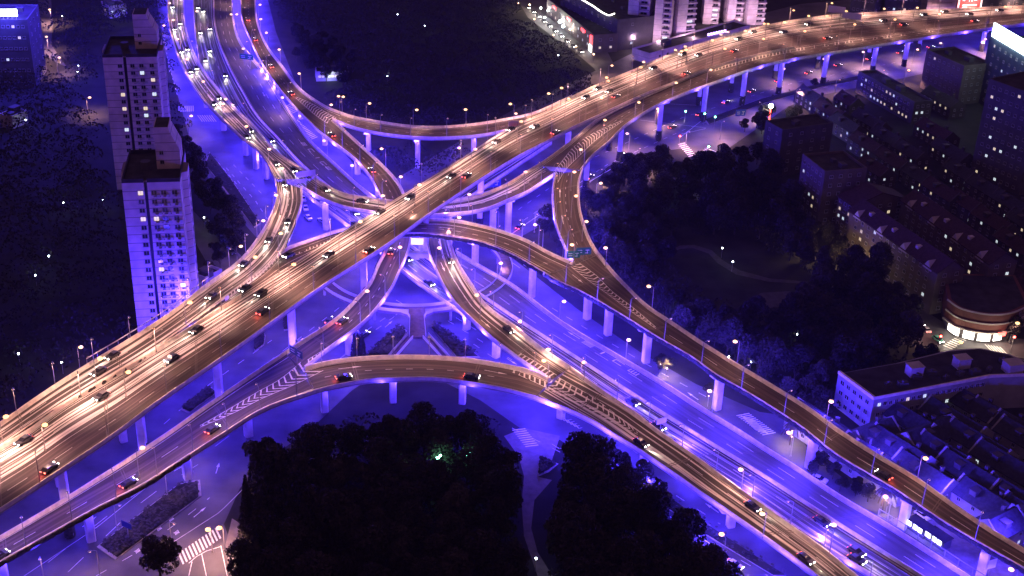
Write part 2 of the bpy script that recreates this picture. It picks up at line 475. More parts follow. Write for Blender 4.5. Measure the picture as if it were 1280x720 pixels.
ground_sheet('path', [(940, 372), (952, 366), (985, 364), (1000, 368), (992, 382), (950, 386), (936, 384)], DIMP, 0.004)
ground_sheet('path', [(862, 230), (878, 226), (908, 244), (900, 252), (868, 250)], PAVE, 0.004)
# side streets with their own lamps
ground_sheet('road', [(48, 0), (64, 0), (66, 30), (64, 55), (76, 74), (84, 84), (70, 78), (56, 68), (50, 45)], ASPH_G, 0.004)
ground_sheet('road', [(635, -20), (690, -20), (720, 20), (750, 50), (760, 66), (775, 95), (800, 130), (770, 120), (742, 85), (715, 62), (690, 45), (660, 22)], ASPH_G, 0.002)
ground_sheet('road', [(1130, 372), (1150, 385), (1178, 402), (1215, 416), (1290, 425), (1290, 450), (1230, 440), (1180, 446), (1150, 448), (1140, 420)], ASPH_G, 0.004)
ground_sheet('pavement', [(1150, 640), (1290, 720), (1290, 760), (1240, 740), (1150, 676), (1110, 650)], PAVE, 0.008)

# ------------------------------------------------------------------ roads in the air
FAR_M = ((0, 25), (.53, 25), (.645, 22.5), (.71, 20.5), (.775, 18.5), (.865, 15.5), (.95, 13), (1, 12))
make_road('M', 'viaduct', 'topmost straight viaduct crossing the whole scene from lower left to upper right', 
    [(-60, 603), (0, 562), (37, 540), (82, 507), (150, 467), (187, 444), (247, 406), (300, 372), (345, 343), (385, 318), (430, 288), (500, 245), (570, 202), (640, 157), (682, 139), (737, 112), (790, 90), (822, 76), (890, 52), (960, 33), (1035, 21), (1100, 17), (1190, 12.5), (1280, 9), (1360, 6)],
    [(-60, 678), (0, 641), (82, 587), (147, 543), (192, 509), (285, 445), (320, 420), (402, 361), (480, 311), (545, 264), (640, 202), (687, 177), (715, 162), (757, 142), (800, 122), (852, 101), (890, 86), (960, 67), (1035, 54), (1110, 44), (1180, 35), (1280, 23.5), (1360, 15)],
    FAR_M, parl=((0, .145), (.41, 1)), parr=((0, .705),), matl=(ASPH_TRAIL, ASPH), depth=2.2,
    lines=[(.165, 0, .9), (.30, 0, .9), (.735, 0, 1), (.075, 0, 1, 1, 0), (.445, 0, 1, 1, 0), (.555, 0, 1, 1, 0)], bluep=.26)
make_road('N', 'viaduct', 'second viaduct half hidden: outer slip deck joining the top viaduct at upper right',
    [(1360, 15), (1280, 23.5), (1180, 35), (1110, 44), (1035, 54), (960, 67), (890, 86), (852, 101), (800, 124), (752, 147), (711, 180), (690, 196), (674, 207)],
    [(1360, 22), (1280, 31), (1180, 45), (1080, 61), (960, 82), (895, 104), (852, 120), (822, 133), (800, 146), (780, 160), (760, 180), (740, 197), (729, 212)],
    ((0, 12), (.11, 13), (.3, 15.5), (.5, 18.5), (.64, 20.3), (.79, 20.5), (1, 19)), parl=((.66, 1),), parr=((0, 1),), lines=[(.5, .1, .9, 2, 4)], bluep=.5)
make_road('U', 'ramp', 'connecting ramp that dips below the top viaduct between the two upper loops',
    [(674, 207), (665, 212), (640, 228), (615, 240), (592, 247), (570, 251), (540, 254), (510, 255), (482, 252), (460, 249), (430, 244), (402, 230), (392, 223)],
    [(694, 219), (677, 230), (659, 242), (640, 250), (617, 260), (595, 266), (570, 269), (540, 271), (505, 271), (478, 269), (460, 266), (432, 261), (402, 250), (378, 236)],
    ((0, 19), (.2, 17), (.4, 16.5), (.7, 15.5), (1, 14)), lines=[(.5, 0, 1, 2, 4)], parr=((0, 1),), bluep=1.0, matl=(ASPH_TRAIL, ASPH))
make_road('A', 'ramp', 'curving ramp along the left edge of the upper left road bundle',
    [(208, -40), (209, 0), (211, 32), (217, 57), (230, 90), (250, 122), (277, 150), (300, 172), (320, 187), (333, 204), (343, 225)],
    [(230, -40), (230, 0), (232, 32), (241, 62), (257, 92), (287, 128), (305, 147), (320, 161), (335, 180), (350, 195), (377, 212), (392, 223)],
    ((0, 6.8), (.3, 7.5), (.6, 10), (1, 14)), lines=[(.5, 0, 1, 2, 4)], matl=ASPH_TRAIL, bluep=.55)
make_road('D', 'ramp', 'ramp curving down past the tower blocks into the left side of the top viaduct',
    [(343, 225), (346, 245), (340, 268), (325, 295), (300, 327), (257, 359), (215, 392), (160, 428), (107, 460), (50, 497), (0, 532), (-60, 570)],
    [(378, 236), (378, 255), (371, 277), (361, 302), (356, 314), (335, 337), (300, 363), (250, 399), (187, 443.5), (150, 466.5), (82, 506.5), (0, 561.5), (-60, 602.5)],
    ((0, 14), (.14, 17), (.22, 20), (.31, 23), (.42, 25), (1, 25)), parr=((0, .15), (.5, 1)), hedger=(.5, 1), lines=[(.5, 0, .35, 2, 4), (.36, .35, 1), (.68, .38, 1)], matl=ASPH_TRAIL, bluep=.4)
make_road('E', 'ramp', 'left turn ramp swinging out from beneath the top viaduct to the right of centre',
    [(250, 399), (300, 363), (335, 337), (356, 314), (385, 303), (430, 288), (480, 280), (530, 276), (565, 277), (602, 284), (640, 295), (662, 304), (687, 318), (717, 331)],
    [(247, 406), (300, 372), (345, 343), (385, 320), (440, 299), (500, 295.5), (527, 295), (565, 299), (602, 306), (640, 321), (665, 335), (680, 344)],
    ((0, 25), (.263, 24.9), (.417, 22.5), (.614, 18.5), (.756, 17), (.834, 16), (1, 14.5)), parl=((.27, 1),), parr=((.6, 1),), hedger=(.62, 1),
    lines=[(.5, .5, 1, 2, 4)], bluerange=(.3, 1))
make_road('B', 'ramp', 'S shaped ramp bending down the right side of the crossing above the park trees',
    [(694, 219), (690, 235), (690, 258), (695, 285), (705, 309), (717, 331)],
    [(729, 212), (725, 225), (724, 240), (726, 265), (735, 295), (742, 309), (748, 318)],
    ((0, 19), (.3, 17.5), (.7, 15.5), (1, 14.5)), lines=[(.5, 0, 1, 2, 4)], bluep=2.2)
make_road('S', 'ramp', 'long merged ramp running straight to the lower right corner beside the lane houses',
    [(680, 344), (702, 357), (715, 362), (752, 382), (790, 405), (820, 424), (865, 450), (892, 470), (927, 490), (960, 510), (1005, 540), (1042, 570), (1120, 617), (1185, 660), (1280, 715), (1330, 745)],
    [(748, 318), (767, 342), (782, 358), (810, 385), (840, 405), (877, 430), (920, 457), (960, 481), (1010, 512), (1047, 539), (1095, 570), (1145, 600), (1197, 637), (1242, 667), (1280, 690), (1330, 722)],
    ((0, 14.5), (.3, 14), (.5, 13), (.7, 12), (.95, 11), (1, 11)), lines=[(.5, .2, 1, 6, 9)], hedgel=(0, 1), bluep=1.25, blue=11)
make_road('G', 'ramp', 'lower left ramp carrying traffic towards the two front curves',
    [(-60, 708), (0, 674), (50, 645), (107, 610), (162, 575), (212, 542), (250, 515), (320, 467), (357, 442)],
    [(-60, 741), (0, 707), (62, 672), (125, 637), (180, 609), (225, 580), (275, 548), (330, 514), (395, 491)],
    ((0, 11.5), (1, 11.5)), lines=[(.5, 0, .62, 6, 9)], hedger=(0, .6), bluep=.3)
make_road('F', 'ramp', 'curving ramp from the lower left chevrons, passing under the top viaduct to the upper loop',
    [(357, 442), (370, 433), (420, 400), (445, 375), (462, 355), (472, 332), (481, 315), (487, 300), (487, 280), (475, 247), (462, 222), (445, 202), (417, 180), (395, 163)],
    [(381, 462), (415, 435), (440, 417), (460, 400), (477, 380), (492, 358), (499, 342), (509, 320), (514, 302), (514, 280), (504, 240), (492, 222), (470, 200), (447, 179), (416, 150)],
    ((0, 11.5), (.35, 10.5), (1, 9)), lines=[(.5, .1, 1, 2, 4)], hedgel=(.05, .45), bluep=1.0, bluerange=(0, 1))
make_road('I', 'ramp', 'narrow ramp curving in from the top edge, right of the broad lower viaduct',
    [(299, -40), (300, 0), (302, 25), (310, 45), (325, 77), (347, 110), (370, 137), (395, 163)],
    [(320, -40), (320, 0), (321, 20), (325, 38), (335, 60), (352, 82), (375, 112), (395, 127), (410, 136), (428, 143)],
    ((0, 8), (1, 9)), lines=[(.5, 0, .8, 2, 4)])
make_road('J', 'ramp', 'long thin curve before the dark park, linking top viaduct and upper loop',
    [(428, 143), (440, 147), (470, 153), (525, 160), (582, 158), (640, 149), (672, 141), (715, 121)],
    [(416, 150), (425, 155), (462, 166), (525, 174), (590, 172), (622, 167), (660, 156), (715, 131)],
    ((0, 9), (.1, 10), (.38, 16), (.75, 22), (1, 23.6)), lines=[(.5, 0, .8, 2, 4)], parr=((0, .8),), bluep=1.2)
make_road('C', 'ramp', 'front curve sweeping across the foreground below the crossing above the dark trees',
    [(381, 462), (402, 456), (432, 451), (470, 448), (505, 447), (545, 448), (585, 451), (640, 460), (665, 466), (687, 476)],
    [(395, 491), (420, 485), (460, 478), (500, 476), (545, 476), (585, 481), (630, 489), (668, 499)],
    ((0, 11.5), (.5, 11), (1, 10)), lines=[(.5, .05, .8, 2, 4)], bluep=.16)
make_road('H', 'ramp', 'ramp running down from beneath the crossing to the right, left of the broad lower viaduct',
    [(660, 180), (620, 205), (575, 233), (545, 258), (532, 283), (532, 300), (537, 322), (546, 342), (554, 359), (570, 382), (590, 402), (615, 425), (640, 444), (665, 462), (687, 476)],
    [(690, 180), (650, 206), (600, 240), (570, 262), (562, 283), (564, 300), (567, 315), (573, 330), (582, 345), (592, 360), (605, 380), (622, 395), (640, 407), (677, 437), (712, 460)],
    ((0, 10), (.5, 10.5), (1, 10)), lines=[(.5, .2, .9, 2, 4)], hedger=(.5, 1), bluep=.9, bluerange=(.42, 1), matl=(ASPH, ASPH_TRAIL))
make_road('T', 'ramp', 'merged dark brown ramp running to the bottom edge beside the black tree mass',
    [(668, 499), (715, 517), (745, 532), (757, 540), (790, 560), (830, 587), (865, 612), (902, 637), (960, 678), (990, 700), (1015, 719), (1060, 752)],
    [(712, 460), (752, 490), (790, 515), (820, 539), (865, 570), (915, 607), (960, 639), (1010, 675), (1035, 693), (1066, 719), (1112, 755)],
    ((0, 10), (.3, 8.5), (.7, 7), (1, 6.3)), lines=[(.36, .3, 1), (.66, .3, 1)], hedger=(0, 1), bluep=1.2, blue=11, matl=ASPH_TRAIL)
# the broad lower viaduct: right carriageway traced, left one mirrored about the median
KM = [(266, -40), (266, 0), (267, 25), (272, 50), (287, 87), (305, 120), (320, 145), (345, 172), (377, 207), (402, 228), (450, 265), (500, 300), (560, 343), (600, 370), (640, 397), (700, 436), (780, 488), (860, 539), (960, 601), (1020, 640), (1075, 675), (1145, 719), (1200, 754)]
KR = [(291, -40), (291, 0), (293, 28), (299, 50), (310, 67), (320, 78), (335, 97), (352, 125), (372, 155), (390, 179), (420, 207), (445, 230), (465, 246), (500, 273), (540, 297), (572, 317), (602, 335), (640, 357), (702, 404), (782, 452), (832, 482), (890, 520), (922, 539), (960, 564), (997, 587), (1057, 627), (1105, 655), (1160, 690), (1200, 716), (1250, 748)]
KZ = ((0, 6.2), (1, 5.0))
make_road('K', 'viaduct', 'right carriageway of the broad lower viaduct, lit blue towards the lower right',
    KM, KR, KZ, hedger=(.42, 1), lines=[(.37, 0, 1), (.66, 0, 1)], matl=ASPH_K, depth=1.3, bluep=.55)
def mirror_px():
    m, r = resample(catmull(KM), 60), resample(catmull(KR), 60); out = []
    for i, (a, b) in enumerate(zip(m, r)):
        z = lerpz(KZ, i/60); a, b = at(a, z), at(b, z); q = a*2-b
        d = Vector((q.x, q.y, z-CAMZ)); k = d.dot(FW)
        out.append((640+F_PX*d.dot(RT)/k, 360-F_PX*d.dot(UP)/k))
    return out[::4]
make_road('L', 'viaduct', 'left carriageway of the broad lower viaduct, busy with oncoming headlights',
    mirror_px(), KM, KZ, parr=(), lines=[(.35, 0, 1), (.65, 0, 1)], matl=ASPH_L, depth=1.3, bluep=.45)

# hatched gores
gore('A', [(374, 248), (362, 230), (350, 210)], [(382, 238), (368, 226), (351, 209)], (14, 13.4))
gore('D', [(354, 312), (335, 330), (300, 357), (270, 380), (250, 400)], [(366, 317), (338, 343), (300, 371), (250, 405)], (24.9, 25.06))
gore('G', [(376, 453), (350, 474), (320, 491), (285, 512), (250, 532)], [(404, 463), (372, 479), (330, 497), (290, 517), (250, 534)], (11.5, 11.5), V=2.4)
gore('T', [(664, 479), (690, 489), (715, 502), (752, 521), (797, 543)], [(692, 468), (712, 480), (740, 496), (780, 526), (797, 541)], (10, 8.9), V=2.4)
gore('S', [(700, 322), (716, 335), (735, 350), (760, 368), (790, 390), (820, 411)], [(720, 326), (745, 344), (765, 364), (792, 385), (820, 409)], (12.55, 11.9))
gore('N', [(693, 214), (706, 197), (718, 183), (737, 169), (778, 150)], [(697, 228), (708, 211), (724, 195), (746, 174), (779, 151)], (18.9, 20.4))
gore('I', [(412, 156), (397, 146), (384, 135), (369, 122)], [(421, 148), (409, 141), (391, 130), (370, 121)], (9, 8.9), V=1)
gore('N', [(893, 86), (960, 67), (1035, 54), (1110, 44), (1180, 35.5)], [(893, 89), (960, 71), (1035, 57.5), (1110, 47), (1180, 38)], (20.5, 14.6), spacing=2.6, ladder=True)
gore('M', [(1075, 27), (1160, 20)], [(1075, 29.5), (1160, 22)], (17, 15), spacing=2.6, ladder=True)
gore('E', [(362, 315), (390, 305), (425, 293)], [(364, 321), (392, 310), (425, 297)], (24.9, 22.8), spacing=1.8, ladder=True)
gore('F', [(384, 450), (405, 437), (430, 420)], [(384, 458), (410, 439), (431, 421)], (11.5, 11.2), spacing=1.8, ladder=True)
gore('C', [(640, 462), (660, 468), (684, 478)], [(640, 465), (658, 473), (684, 485)], (10.4, 10.05), spacing=1.8, ladder=True)
gore('H', [(644, 445), (666, 461), (688, 474)], [(650, 441), (676, 456), (696, 469)], (10.2, 10.05), spacing=1.8, ladder=True)

piers('M', [(280, 468), (373, 403), (176, 538), (71, 607), (455, 340), (697, 175), (752, 145), (858, 127), (913, 107), (957, 97), (1012, 82), (1062, 74), (1114, 62), (1169, 50), (600, 240), (530, 290)], 'pair', 2.0, depth=2.2, ivy=5)
piers('N', [(740, 207), (793, 178), (839, 152), (892, 127), (945, 112), (992, 100), (1041, 86), (1092, 72), (1142, 67), (1220, 46)], 'tee', 2.0, ivy=4)
piers('U', [(647, 272), (396, 268), (587, 262)], 'tee', 2.0)
piers('A', [(244, 122), (266, 150), (289, 180), (312, 196), (322, 206)], 'single', 2.0)
piers('D', [(337, 252), (150, 500), (60, 560)], 'tee', 2.0)
piers('E', [(594, 312), (661, 345)], 'tee', 2.0)
piers('B', [(686, 245), (701, 310)], 'tee', 1.9)
piers('S', [(718, 383), (748, 395), (793, 432), (892, 494), (1011, 565), (1120, 637), (1235, 705)], 'tee', 2.3)
piers('G', [(132, 655), (239, 580), (325, 535), (10, 715)], 'single', 2.2)
piers('F', [(448, 430), (434, 205), (465, 234), (402, 170)], 'single', 2.0)
piers('I', [(369, 138), (344, 107), (322, 70)], 'single', 1.8)
piers('J', [(467, 172), (526, 190), (589, 180)], 'tee', 1.8)
piers('C', [(410, 496), (496, 487), (582, 488)], 'tee', 2.0)
piers('H', [(605, 432), (575, 395)], 'single', 2.1)
piers('T', [(669, 518), (786, 575), (902, 645)], 'tee', 2.1)
piers('K', [(420, 215), (620, 352), (720, 420), (820, 485), (920, 548), (1020, 610)], 'pair', 1.8, depth=1.3)

# ------------------------------------------------------------------ street lamps
def ordw(i):
    W_ = ['first', 'second', 'third', 'fourth', 'fifth', 'sixth', 'seventh', 'eighth', 'ninth', 'tenth', 'eleventh', 'twelfth']
    return W_[i] if i < 12 else str(i+1)+'th'
def uvball(mb, c, rx, rz_, n=8, m=5):
    rows = []
    for j in range(m+1):
        a = math.pi*j/m
        rows.append([mb.vert((c[0]+rx*math.sin(a)*math.cos(2*math.pi*i/n), c[1]+rx*math.sin(a)*math.sin(2*math.pi*i/n), c[2]+rz_*math.cos(a))) for i in range(n)])
    for a, b in zip(rows, rows[1:]):
        for i in range(n): mb.face((a[i], b[i], b[(i+1) % n], a[(i+1) % n]))
def lamp_meshes(h, arm, R_=.72):
    mb = MB(); mb.tube([(0, 0, 0), (0, 0, h*.55), (0, 0, h-.35)], .13, 7, .08)
    mb.tube([(0, 0, h-.36), (arm*.4, 0, h+.02), (arm, 0, h+.1)], .07, 6)
    mb.box((0, 0, .25), (.4, .4, .5)); a = mb.mesh('pole', STEEL)
    mb = MB(); mb.box((arm+.25, 0, h+.16), (1.0, .42, .2), 0, .7); b = mb.mesh('lamp_head', STEEL)
    mb = MB(); uvball(mb, (arm+.3, 0, h-.08), R_, R_*.55); c = mb.mesh('lamp_glass', SODG)
    return a, b, c
LM = lamp_meshes(8.2, 1.3)
mb = MB(); mb.tube([(1.55, 0, 8.14), (1.55, 0, 8.24)], .3, 8); LM_FLAT = mb.mesh('lamp_glass', SODG)
def street_lamp(base, rz, label, group=None, power=1.0, cast=True, flat=False):
    t = thing('street_lamp', label, 'street lamp', base, rz, group)
    link('pole', LM[0], t); link('lamp_head', LM[1], t); link('lamp_glass', LM_FLAT if flat else LM[2], t)
    if cast:
        light('SPOT', 'lamp_light', (1.6, 0, 7.6), P_SOD*power, C_SOD, t, spot_size=rad(136), spot_blend=.35, shadow_soft_size=.3)
    return t
def deck_lamps(key, where, pts, power=1.0):
    r = ROADS[key]
    for k, p in enumerate(pts):
        zd = r.C[r.n//2].z
        for _ in range(5):
            q = at(p, zd+8.1); i = min(range(r.n+1), key=lambda i: (r.C[i].x-q.x)**2+(r.C[i].y-q.y)**2); zd = r.C[i].z
        f = (q-r.L[i]).dot(r.lat[i])/r.wid[i]
        fb = .02 if f < .22 else (.98 if f > .78 else min(max(f, .3), .7))
        if key == 'M' and .22 < f < .78: fb = .5
        b = r.L[i].lerp(r.R[i], fb)
        a = Vector((q.x-b.x, q.y-b.y)); 
        if a.length < .3: a = Vector((r.lat[i].x, r.lat[i].y))*(-1 if fb > .5 else 1)
        street_lamp((q.x-a.normalized().x*1.6 if a.length < 3 else b.x, q.y-a.normalized().y*1.6 if a.length < 3 else b.y, zd), math.atan2(a.y, a.x),
                    f'lit street lamp on {where}, {ordw(k)} in row', power=power)
deck_lamps('J', 'thin curve by the park, from left', [(400, 116), (429, 121), (469, 130), (525, 138), (582, 137), (638, 130), (686, 117), (702, 110)], .8)
deck_lamps('I', 'narrow ramp top left, from top', [(325, 6), (326, 24), (333, 41), (349, 62), (374, 92), (414, 131)], .8)
deck_lamps('A', 'left edge curve, from top', [(212, 4), (214, 26), (222, 49), (234, 74), (254, 102), (279, 130), (308, 158), (339, 190)], .9)
deck_lamps('D', 'ramp passing the towers, from top', [(347, 213), (345, 244), (361, 285), (342, 317), (247, 377), (137, 447), (29, 517)], 1.0)
deck_lamps('U', 'dipping connecting ramp, from left', [(456, 256), (591, 257), (657, 215)], .8)
deck_lamps('M', 'the topmost viaduct, from lower left', [(74, 543), (183, 471), (386, 334), (470, 280), (541, 234), (611, 191), (669, 157), (723, 128), (775, 104), (802, 118), (849, 94), (879, 67), (901, 75),
           (901, 53), (949, 42), (960, 59), (999, 32), (1007, 49), (1050, 24), (1057, 40), (1107, 32), (1155, 25), (1204, 19)], 1.2)
deck_lamps('M', 'far edge of topmost viaduct, from left', [(741, 92), (792, 74), (824, 58), (849, 55), (884, 38), (910, 40), (940, 24), (960, 30), (1011, 20), (1058, 14), (1101, 10), (1154, 12), (1273, 8)], .7)
deck_lamps('N', 'the outer slip deck, from right', [(930, 99), (877, 115), (821, 136), (757, 152), (726, 187)], .9)
deck_lamps('B', 'the S shaped ramp, from top', [(718, 215), (720, 244), (733, 277), (715, 306)], .5)
deck_lamps('E', 'left turn ramp', [(581, 272)], 2.2)
deck_lamps('S', 'the long merged ramp, from top', [(757, 310), (811, 358), (919, 427), (1039, 502), (1157, 573)], .3)
deck_lamps('F', 'ramp under top viaduct, from top', [(477, 186), (500, 309), (459, 364)], .6)
deck_lamps('H', 'ramp below crossing, from top', [(549, 310), (596, 369)], .6)
deck_lamps('T', 'merged bottom ramp, from top', [(680, 451), (902, 669)], .6)
deck_lamps('K', 'the lower viaduct, from top', [(289, 18), (304, 61), (353, 122)], .8)
deck_lamps('L', 'median of lower viaduct, from top', [(246, 14), (282, 124), (426, 266), (650, 402), (685, 437), (730, 453), (912, 597), (1050, 661)], .6)
deck_lamps('G', 'the lower left ramp', [(178, 560)], .6)
def added_shielded_lamps(key, where, n, side, u0=0.0, u1=1.0, power=1.0):  # evenly spaced rows, mostly added to keep the deck light even
    r = ROADS[key]
    for k in range(n):
        u = u0+(u1-u0)*(k+.5)/n; p = pos(r, u, .02 if side == 0 else .98); la = latat(r, u)*(1 if side == 0 else -1)
        street_lamp((p.x, p.y, p.z), math.atan2(la.y, la.x), f'added shielded street lamp on {where}, {ordw(k)} in row', power=power, flat=True)
for key, where, n, side, u0, u1, pw in (('G', 'the lower left ramp', 9, 1, 0, 1, .62), ('C', 'the front curve', 7, 0, 0, 1, .42), ('F', 'the climbing ramp', 5, 1, 0, .45, .5), ('F', 'the upper climbing ramp', 5, 0, .55, 1, .6),
        ('H', 'the ramp below the crossing', 7, 1, .45, 1, .6), ('T', 'the merged bottom ramp', 9, 1, 0, 1, .26), ('S', 'the long merged ramp', 12, 0, .02, 1, .27), ('E', 'the left turn ramp', 6, 0, .66, 1, .36), ('E', 'the outer side of the left turn ramp', 4, 1, .6, 1, .3),
        ('M', 'the near edge of the topmost viaduct', 30, 1, .02, .98, .6), ('M', 'the northern edge of the topmost viaduct', 26, 0, .0, .98, 2.4), ('U', 'the dipping connecting ramp', 6, 1, 0, 1, .7), ('N', 'the outer slip deck', 9, 1, .15, .98, .55),
        ('K', 'the lower viaduct near the top edge', 7, 1, 0, .36, .7), ('J', 'the thin curve', 7, 1, .05, .95, .45), ('I', 'the narrow upper ramp', 6, 0, .05, .95, .5), ('B', 'the S shaped ramp', 6, 0, .05, .95, .3), ('A', 'the left edge curve', 7, 1, 0, 1, .3), ('D', 'the ramp passing the towers', 14, 0, .05, 1, .5)):
    added_shielded_lamps(key, where, n, side, u0, u1, pw)
GL = [(296, 18, 'beside the narrow top ramp'), (375, 145, 'beside the striped crossing near the upper loop'), (405, 176, 'under the narrow upper ramp'), (334, 93, 'in the gap between upper ramps'), (440, 207, 'between lower viaduct and upper loop'),
      (501, 221, 'at the edge of the dark park, near the upper loop'), (574, 185, 'under the thin curve by the park'), (610, 161, 'where the thin curve meets the top viaduct'),
      (645, 142, 'at the park side of the top viaduct'), (626, 329, 'on the ground behind the lower viaduct, right of centre'), (669, 281, 'over the bushes right of centre'),
      (751, 229, 'at the tree edge by the upper right road'), (807, 197, 'on the kerb corner by the trees, upper right'), (784, 167, 'on the road under the outer slip deck'), (822, 136, 'on the ground under the far viaduct'),
      (705, 377, 'on the slip road beside the lower viaduct'), (786, 425, 'on the slip road next to a bright pier'), (887, 489, 'beside a pier with a glowing tree'), (986, 541, 'beside the palm on the traffic island'),
      (1107, 621, 'beside the palm at the shop forecourt'), (1264, 712, 'in the bottom right corner'), (301, 308, 'by the parked cars below the curving ramp'), (216, 363, 'in front of the tower block'), (101, 434, 'outside the viaduct at far left'),
      (260, 662, 'at the near crossing, left of the pair'), (274, 660, 'at the near crossing, right of the pair'), (329, 276, 'under the curving ramp on the left'), (239, 145, 'on the corner by the upper left crossings'),
      (980, 86, 'under the far viaduct, leftmost'), (1030, 74, 'under the far viaduct, second from left'), (1079, 65, 'under the far viaduct, third from left'), (1094, 71, 'under the far viaduct, on the near pavement'),
      (1132, 57, 'under the far viaduct, before the grey block'), (1147, 62, 'beside the dark pier at far right'), (1176, 54, 'behind the roof of the beige block'), (1136, 88, 'before the beige block'), (1232, 49, 'beside the glowing office sign'),
      (902, 668, 'between the bottom ramp and the tree mass'), (992, 13, 'among dark roofs beyond the far viaduct'), (765, 82, 'at the end of the shopping street'), (205, 32, 'on the road left of the curving ramp'), (205, 75, 'on the road by the rear tower'),
      (379, 425, 'at the foot of the twin piers'), (1040, 4, 'behind the overhead sign at the top'), (1201, 428, 'at the shop corner crossing'), (1148, 402, 'on the lane by the apartment row'), (1272, 404, 'by the tree at the shop corner')]
GL += [(62, 12, 'on the pinkish lane at top left, highest'), (58, 46, 'on the pinkish lane at top left, middle'), (74, 72, 'on the pinkish lane at top left, lowest'), (112, 122, 'left of the rear tower among dark trees'), (48, 60, 'beside the pinkish lane, at its bend')]
GL += [(x, y, f'along the upper right ground road, {ordw(k)} from lower left') for k, (x, y) in enumerate([(672, 268), (712, 240), (752, 212), (800, 186), (862, 165), (905, 152), (950, 128), (1000, 112), (1050, 100), (1105, 88), (1165, 76)])]  # unseen extra lamps, added to turn the road pinkish
GL += [(x, y, f'along the lower left ground street, {ordw(k)} from the corner') for k, (x, y) in enumerate([(50, 700), (112, 690), (150, 632), (205, 592), (218, 655), (245, 560)])]  # unseen extra lamps, added to warm the blue street
for x, y, ph in GL:
    q = at((x, y), 8.1); a = random.uniform(0, 6.28)
    pw = {581: 3.0, 260: 1.6, 274: 1.6}.get(x, .5)
    street_lamp((q.x-1.6*math.cos(a), q.y-1.6*math.sin(a), 0), a, ('added shielded street lamp ' if ', counted' in ph or 'ground' in ph and ' from ' in ph else 'lit orange street lamp ')+ph, flat=('ground' in ph and ' from ' in ph), power=pw*(7.0 if (y < 245 and x > 665 and x < 1260 and y > 44) or x < 115 and y < 125 else 1))
# small white and green park lamps
mb = MB(); mb.tube([(0, 0, 0), (0, 0, 3.6)], .07, 6); PLM0 = mb.mesh('pole', STEEL)
mb = MB(); mb.tube([(0, 0, 3.55), (0, 0, 3.7)], .22, 8); PLM1 = mb.mesh('lamp_cap', STEEL)
mb = MB(); uvball(mb, (0, 0, 4.0), .27, .27); PLM2 = mb.mesh('lamp_globe', WHTG); PLM3 = mb.mesh('lamp_globe', GRNG)
PL = [(78, 20, 'in the blue upper left'), (52, 52, 'by the pinkish lane at upper left'), (98, 82, 'left of the rear tower, upper of a close pair'), (97, 90, 'left of the rear tower, lower of a close pair'), (32, 150, 'beside the pale lit shed at far left'),
      (79, 253, 'left of the front tower, left of two'), (129, 250, 'left of the front tower, right of two'), (61, 320, 'in the dark left, above two others'), (44, 344, 'in the dark left, lowest of three'), (23, 442, 'at far left above the viaduct'), (77, 453, 'left of the viaduct lamp'),
      (497, 18, 'highest in the top park'), (531, 32, 'high in the top park, right of another'), (484, 95, 'in the middle of the top park'), (698, 69, 'at the right of the top park'), (845, 218, 'among the right park trees, left of the bright pair'),
      (865, 219, 'among the right park trees, right of the bright pair'), (883, 236, 'right of the blue lit park path'), (857, 237, 'left of the blue lit park path'), (828, 247, 'in the right park, under the bright pair'), (903, 310, 'beside the curved park path, smaller'),
      (916, 327, 'beside the curved park path, brightest'), (847, 392, 'in the right park above the merged ramp'), (911, 446, 'behind the merged ramp, left of two'), (939, 452, 'behind the merged ramp, right of two'), (997, 418, 'alone in the black part of the right park'),
      (670, 698, 'on the pale path at the bottom'), (255, 272, 'by the parked cars near the front tower'), (590, 372, 'at the foot of the footbridge')]
for k, (x, y, ph) in enumerate(PL):
    q = at((x, y), 4.0); t = thing('park_lamp', 'small white park lamp '+ph, 'park lamp', (q.x, q.y, 0))
    link('pole', PLM0, t); link('lamp_cap', PLM1, t); link('lamp_globe', PLM2, t)
    light('POINT', 'lamp_light', (0, 0, 4.6), 110, (.75, .9, 1), t, shadow_soft_size=.4)
for x, y, ph in ((548, 572, 'left'), (584, 569, 'right')):
    q = at((x, y), 10); t = thing('park_lamp', f'green glowing lamp between dark treetops, {ph} of the two', 'park lamp', (q.x, q.y, 0))
    mb = MB(); mb.tube([(0, 0, 0), (0, 0, 9.5)], .08, 6); link('pole', mb.mesh('pole', STEEL), t)
    for dx, dy, dz in ((0, 0, 10), (.5, .3, 10.5), (-.4, .2, 9.7)):
        mb = MB(); uvball(mb, (dx, dy, dz), .36, .3); link('lamp_globe', mb.mesh('lamp_globe', GRNG), t)
    light('POINT', 'lamp_light', (0, -1.2, 10.6), 500, (.3, 1, .6), t, shadow_soft_size=.4)

# ------------------------------------------------------------------ cars
GLASS = mat('car_glass', (0.02, 0.02, 0.03), 0.12, spec=.6)
TYRE = mat('tyre_rubber', (0.02, 0.02, 0.02), 0.9)
HEADG = mat('headlamp_glass', (.9, .9, .9), .2, emit=(1.0, .93, .82), es=30.0)
TAILG = mat('tail_lamp_glass', (.5, .03, .03), .2, emit=(1.0, .09, .07), es=14.0)
UNLIT = mat('unlit_lamp_glass', (.6, .6, .62), .2)
def prism_y(mb, prof, y0, y1, y0t=None):
    """extrude an x-z profile across y; the upper points are drawn in by y0t"""
    i = len(mb.v); n = len(prof); zm = min(p[1] for p in prof); zx = max(p[1] for p in prof)
    for y, sg in ((y0, 1), (y1, -1)):
        for x, z in prof: mb.v.append((x, y+sg*(y0t or 0)*(z-zm)/(zx-zm), z))
    for a in range(n):
        b = (a+1) % n; mb.face((i+a, i+n+a, i+n+b, i+b))
    mb.face([i+a for a in range(n)]); mb.face([i+2*n-1-a for a in range(n)])
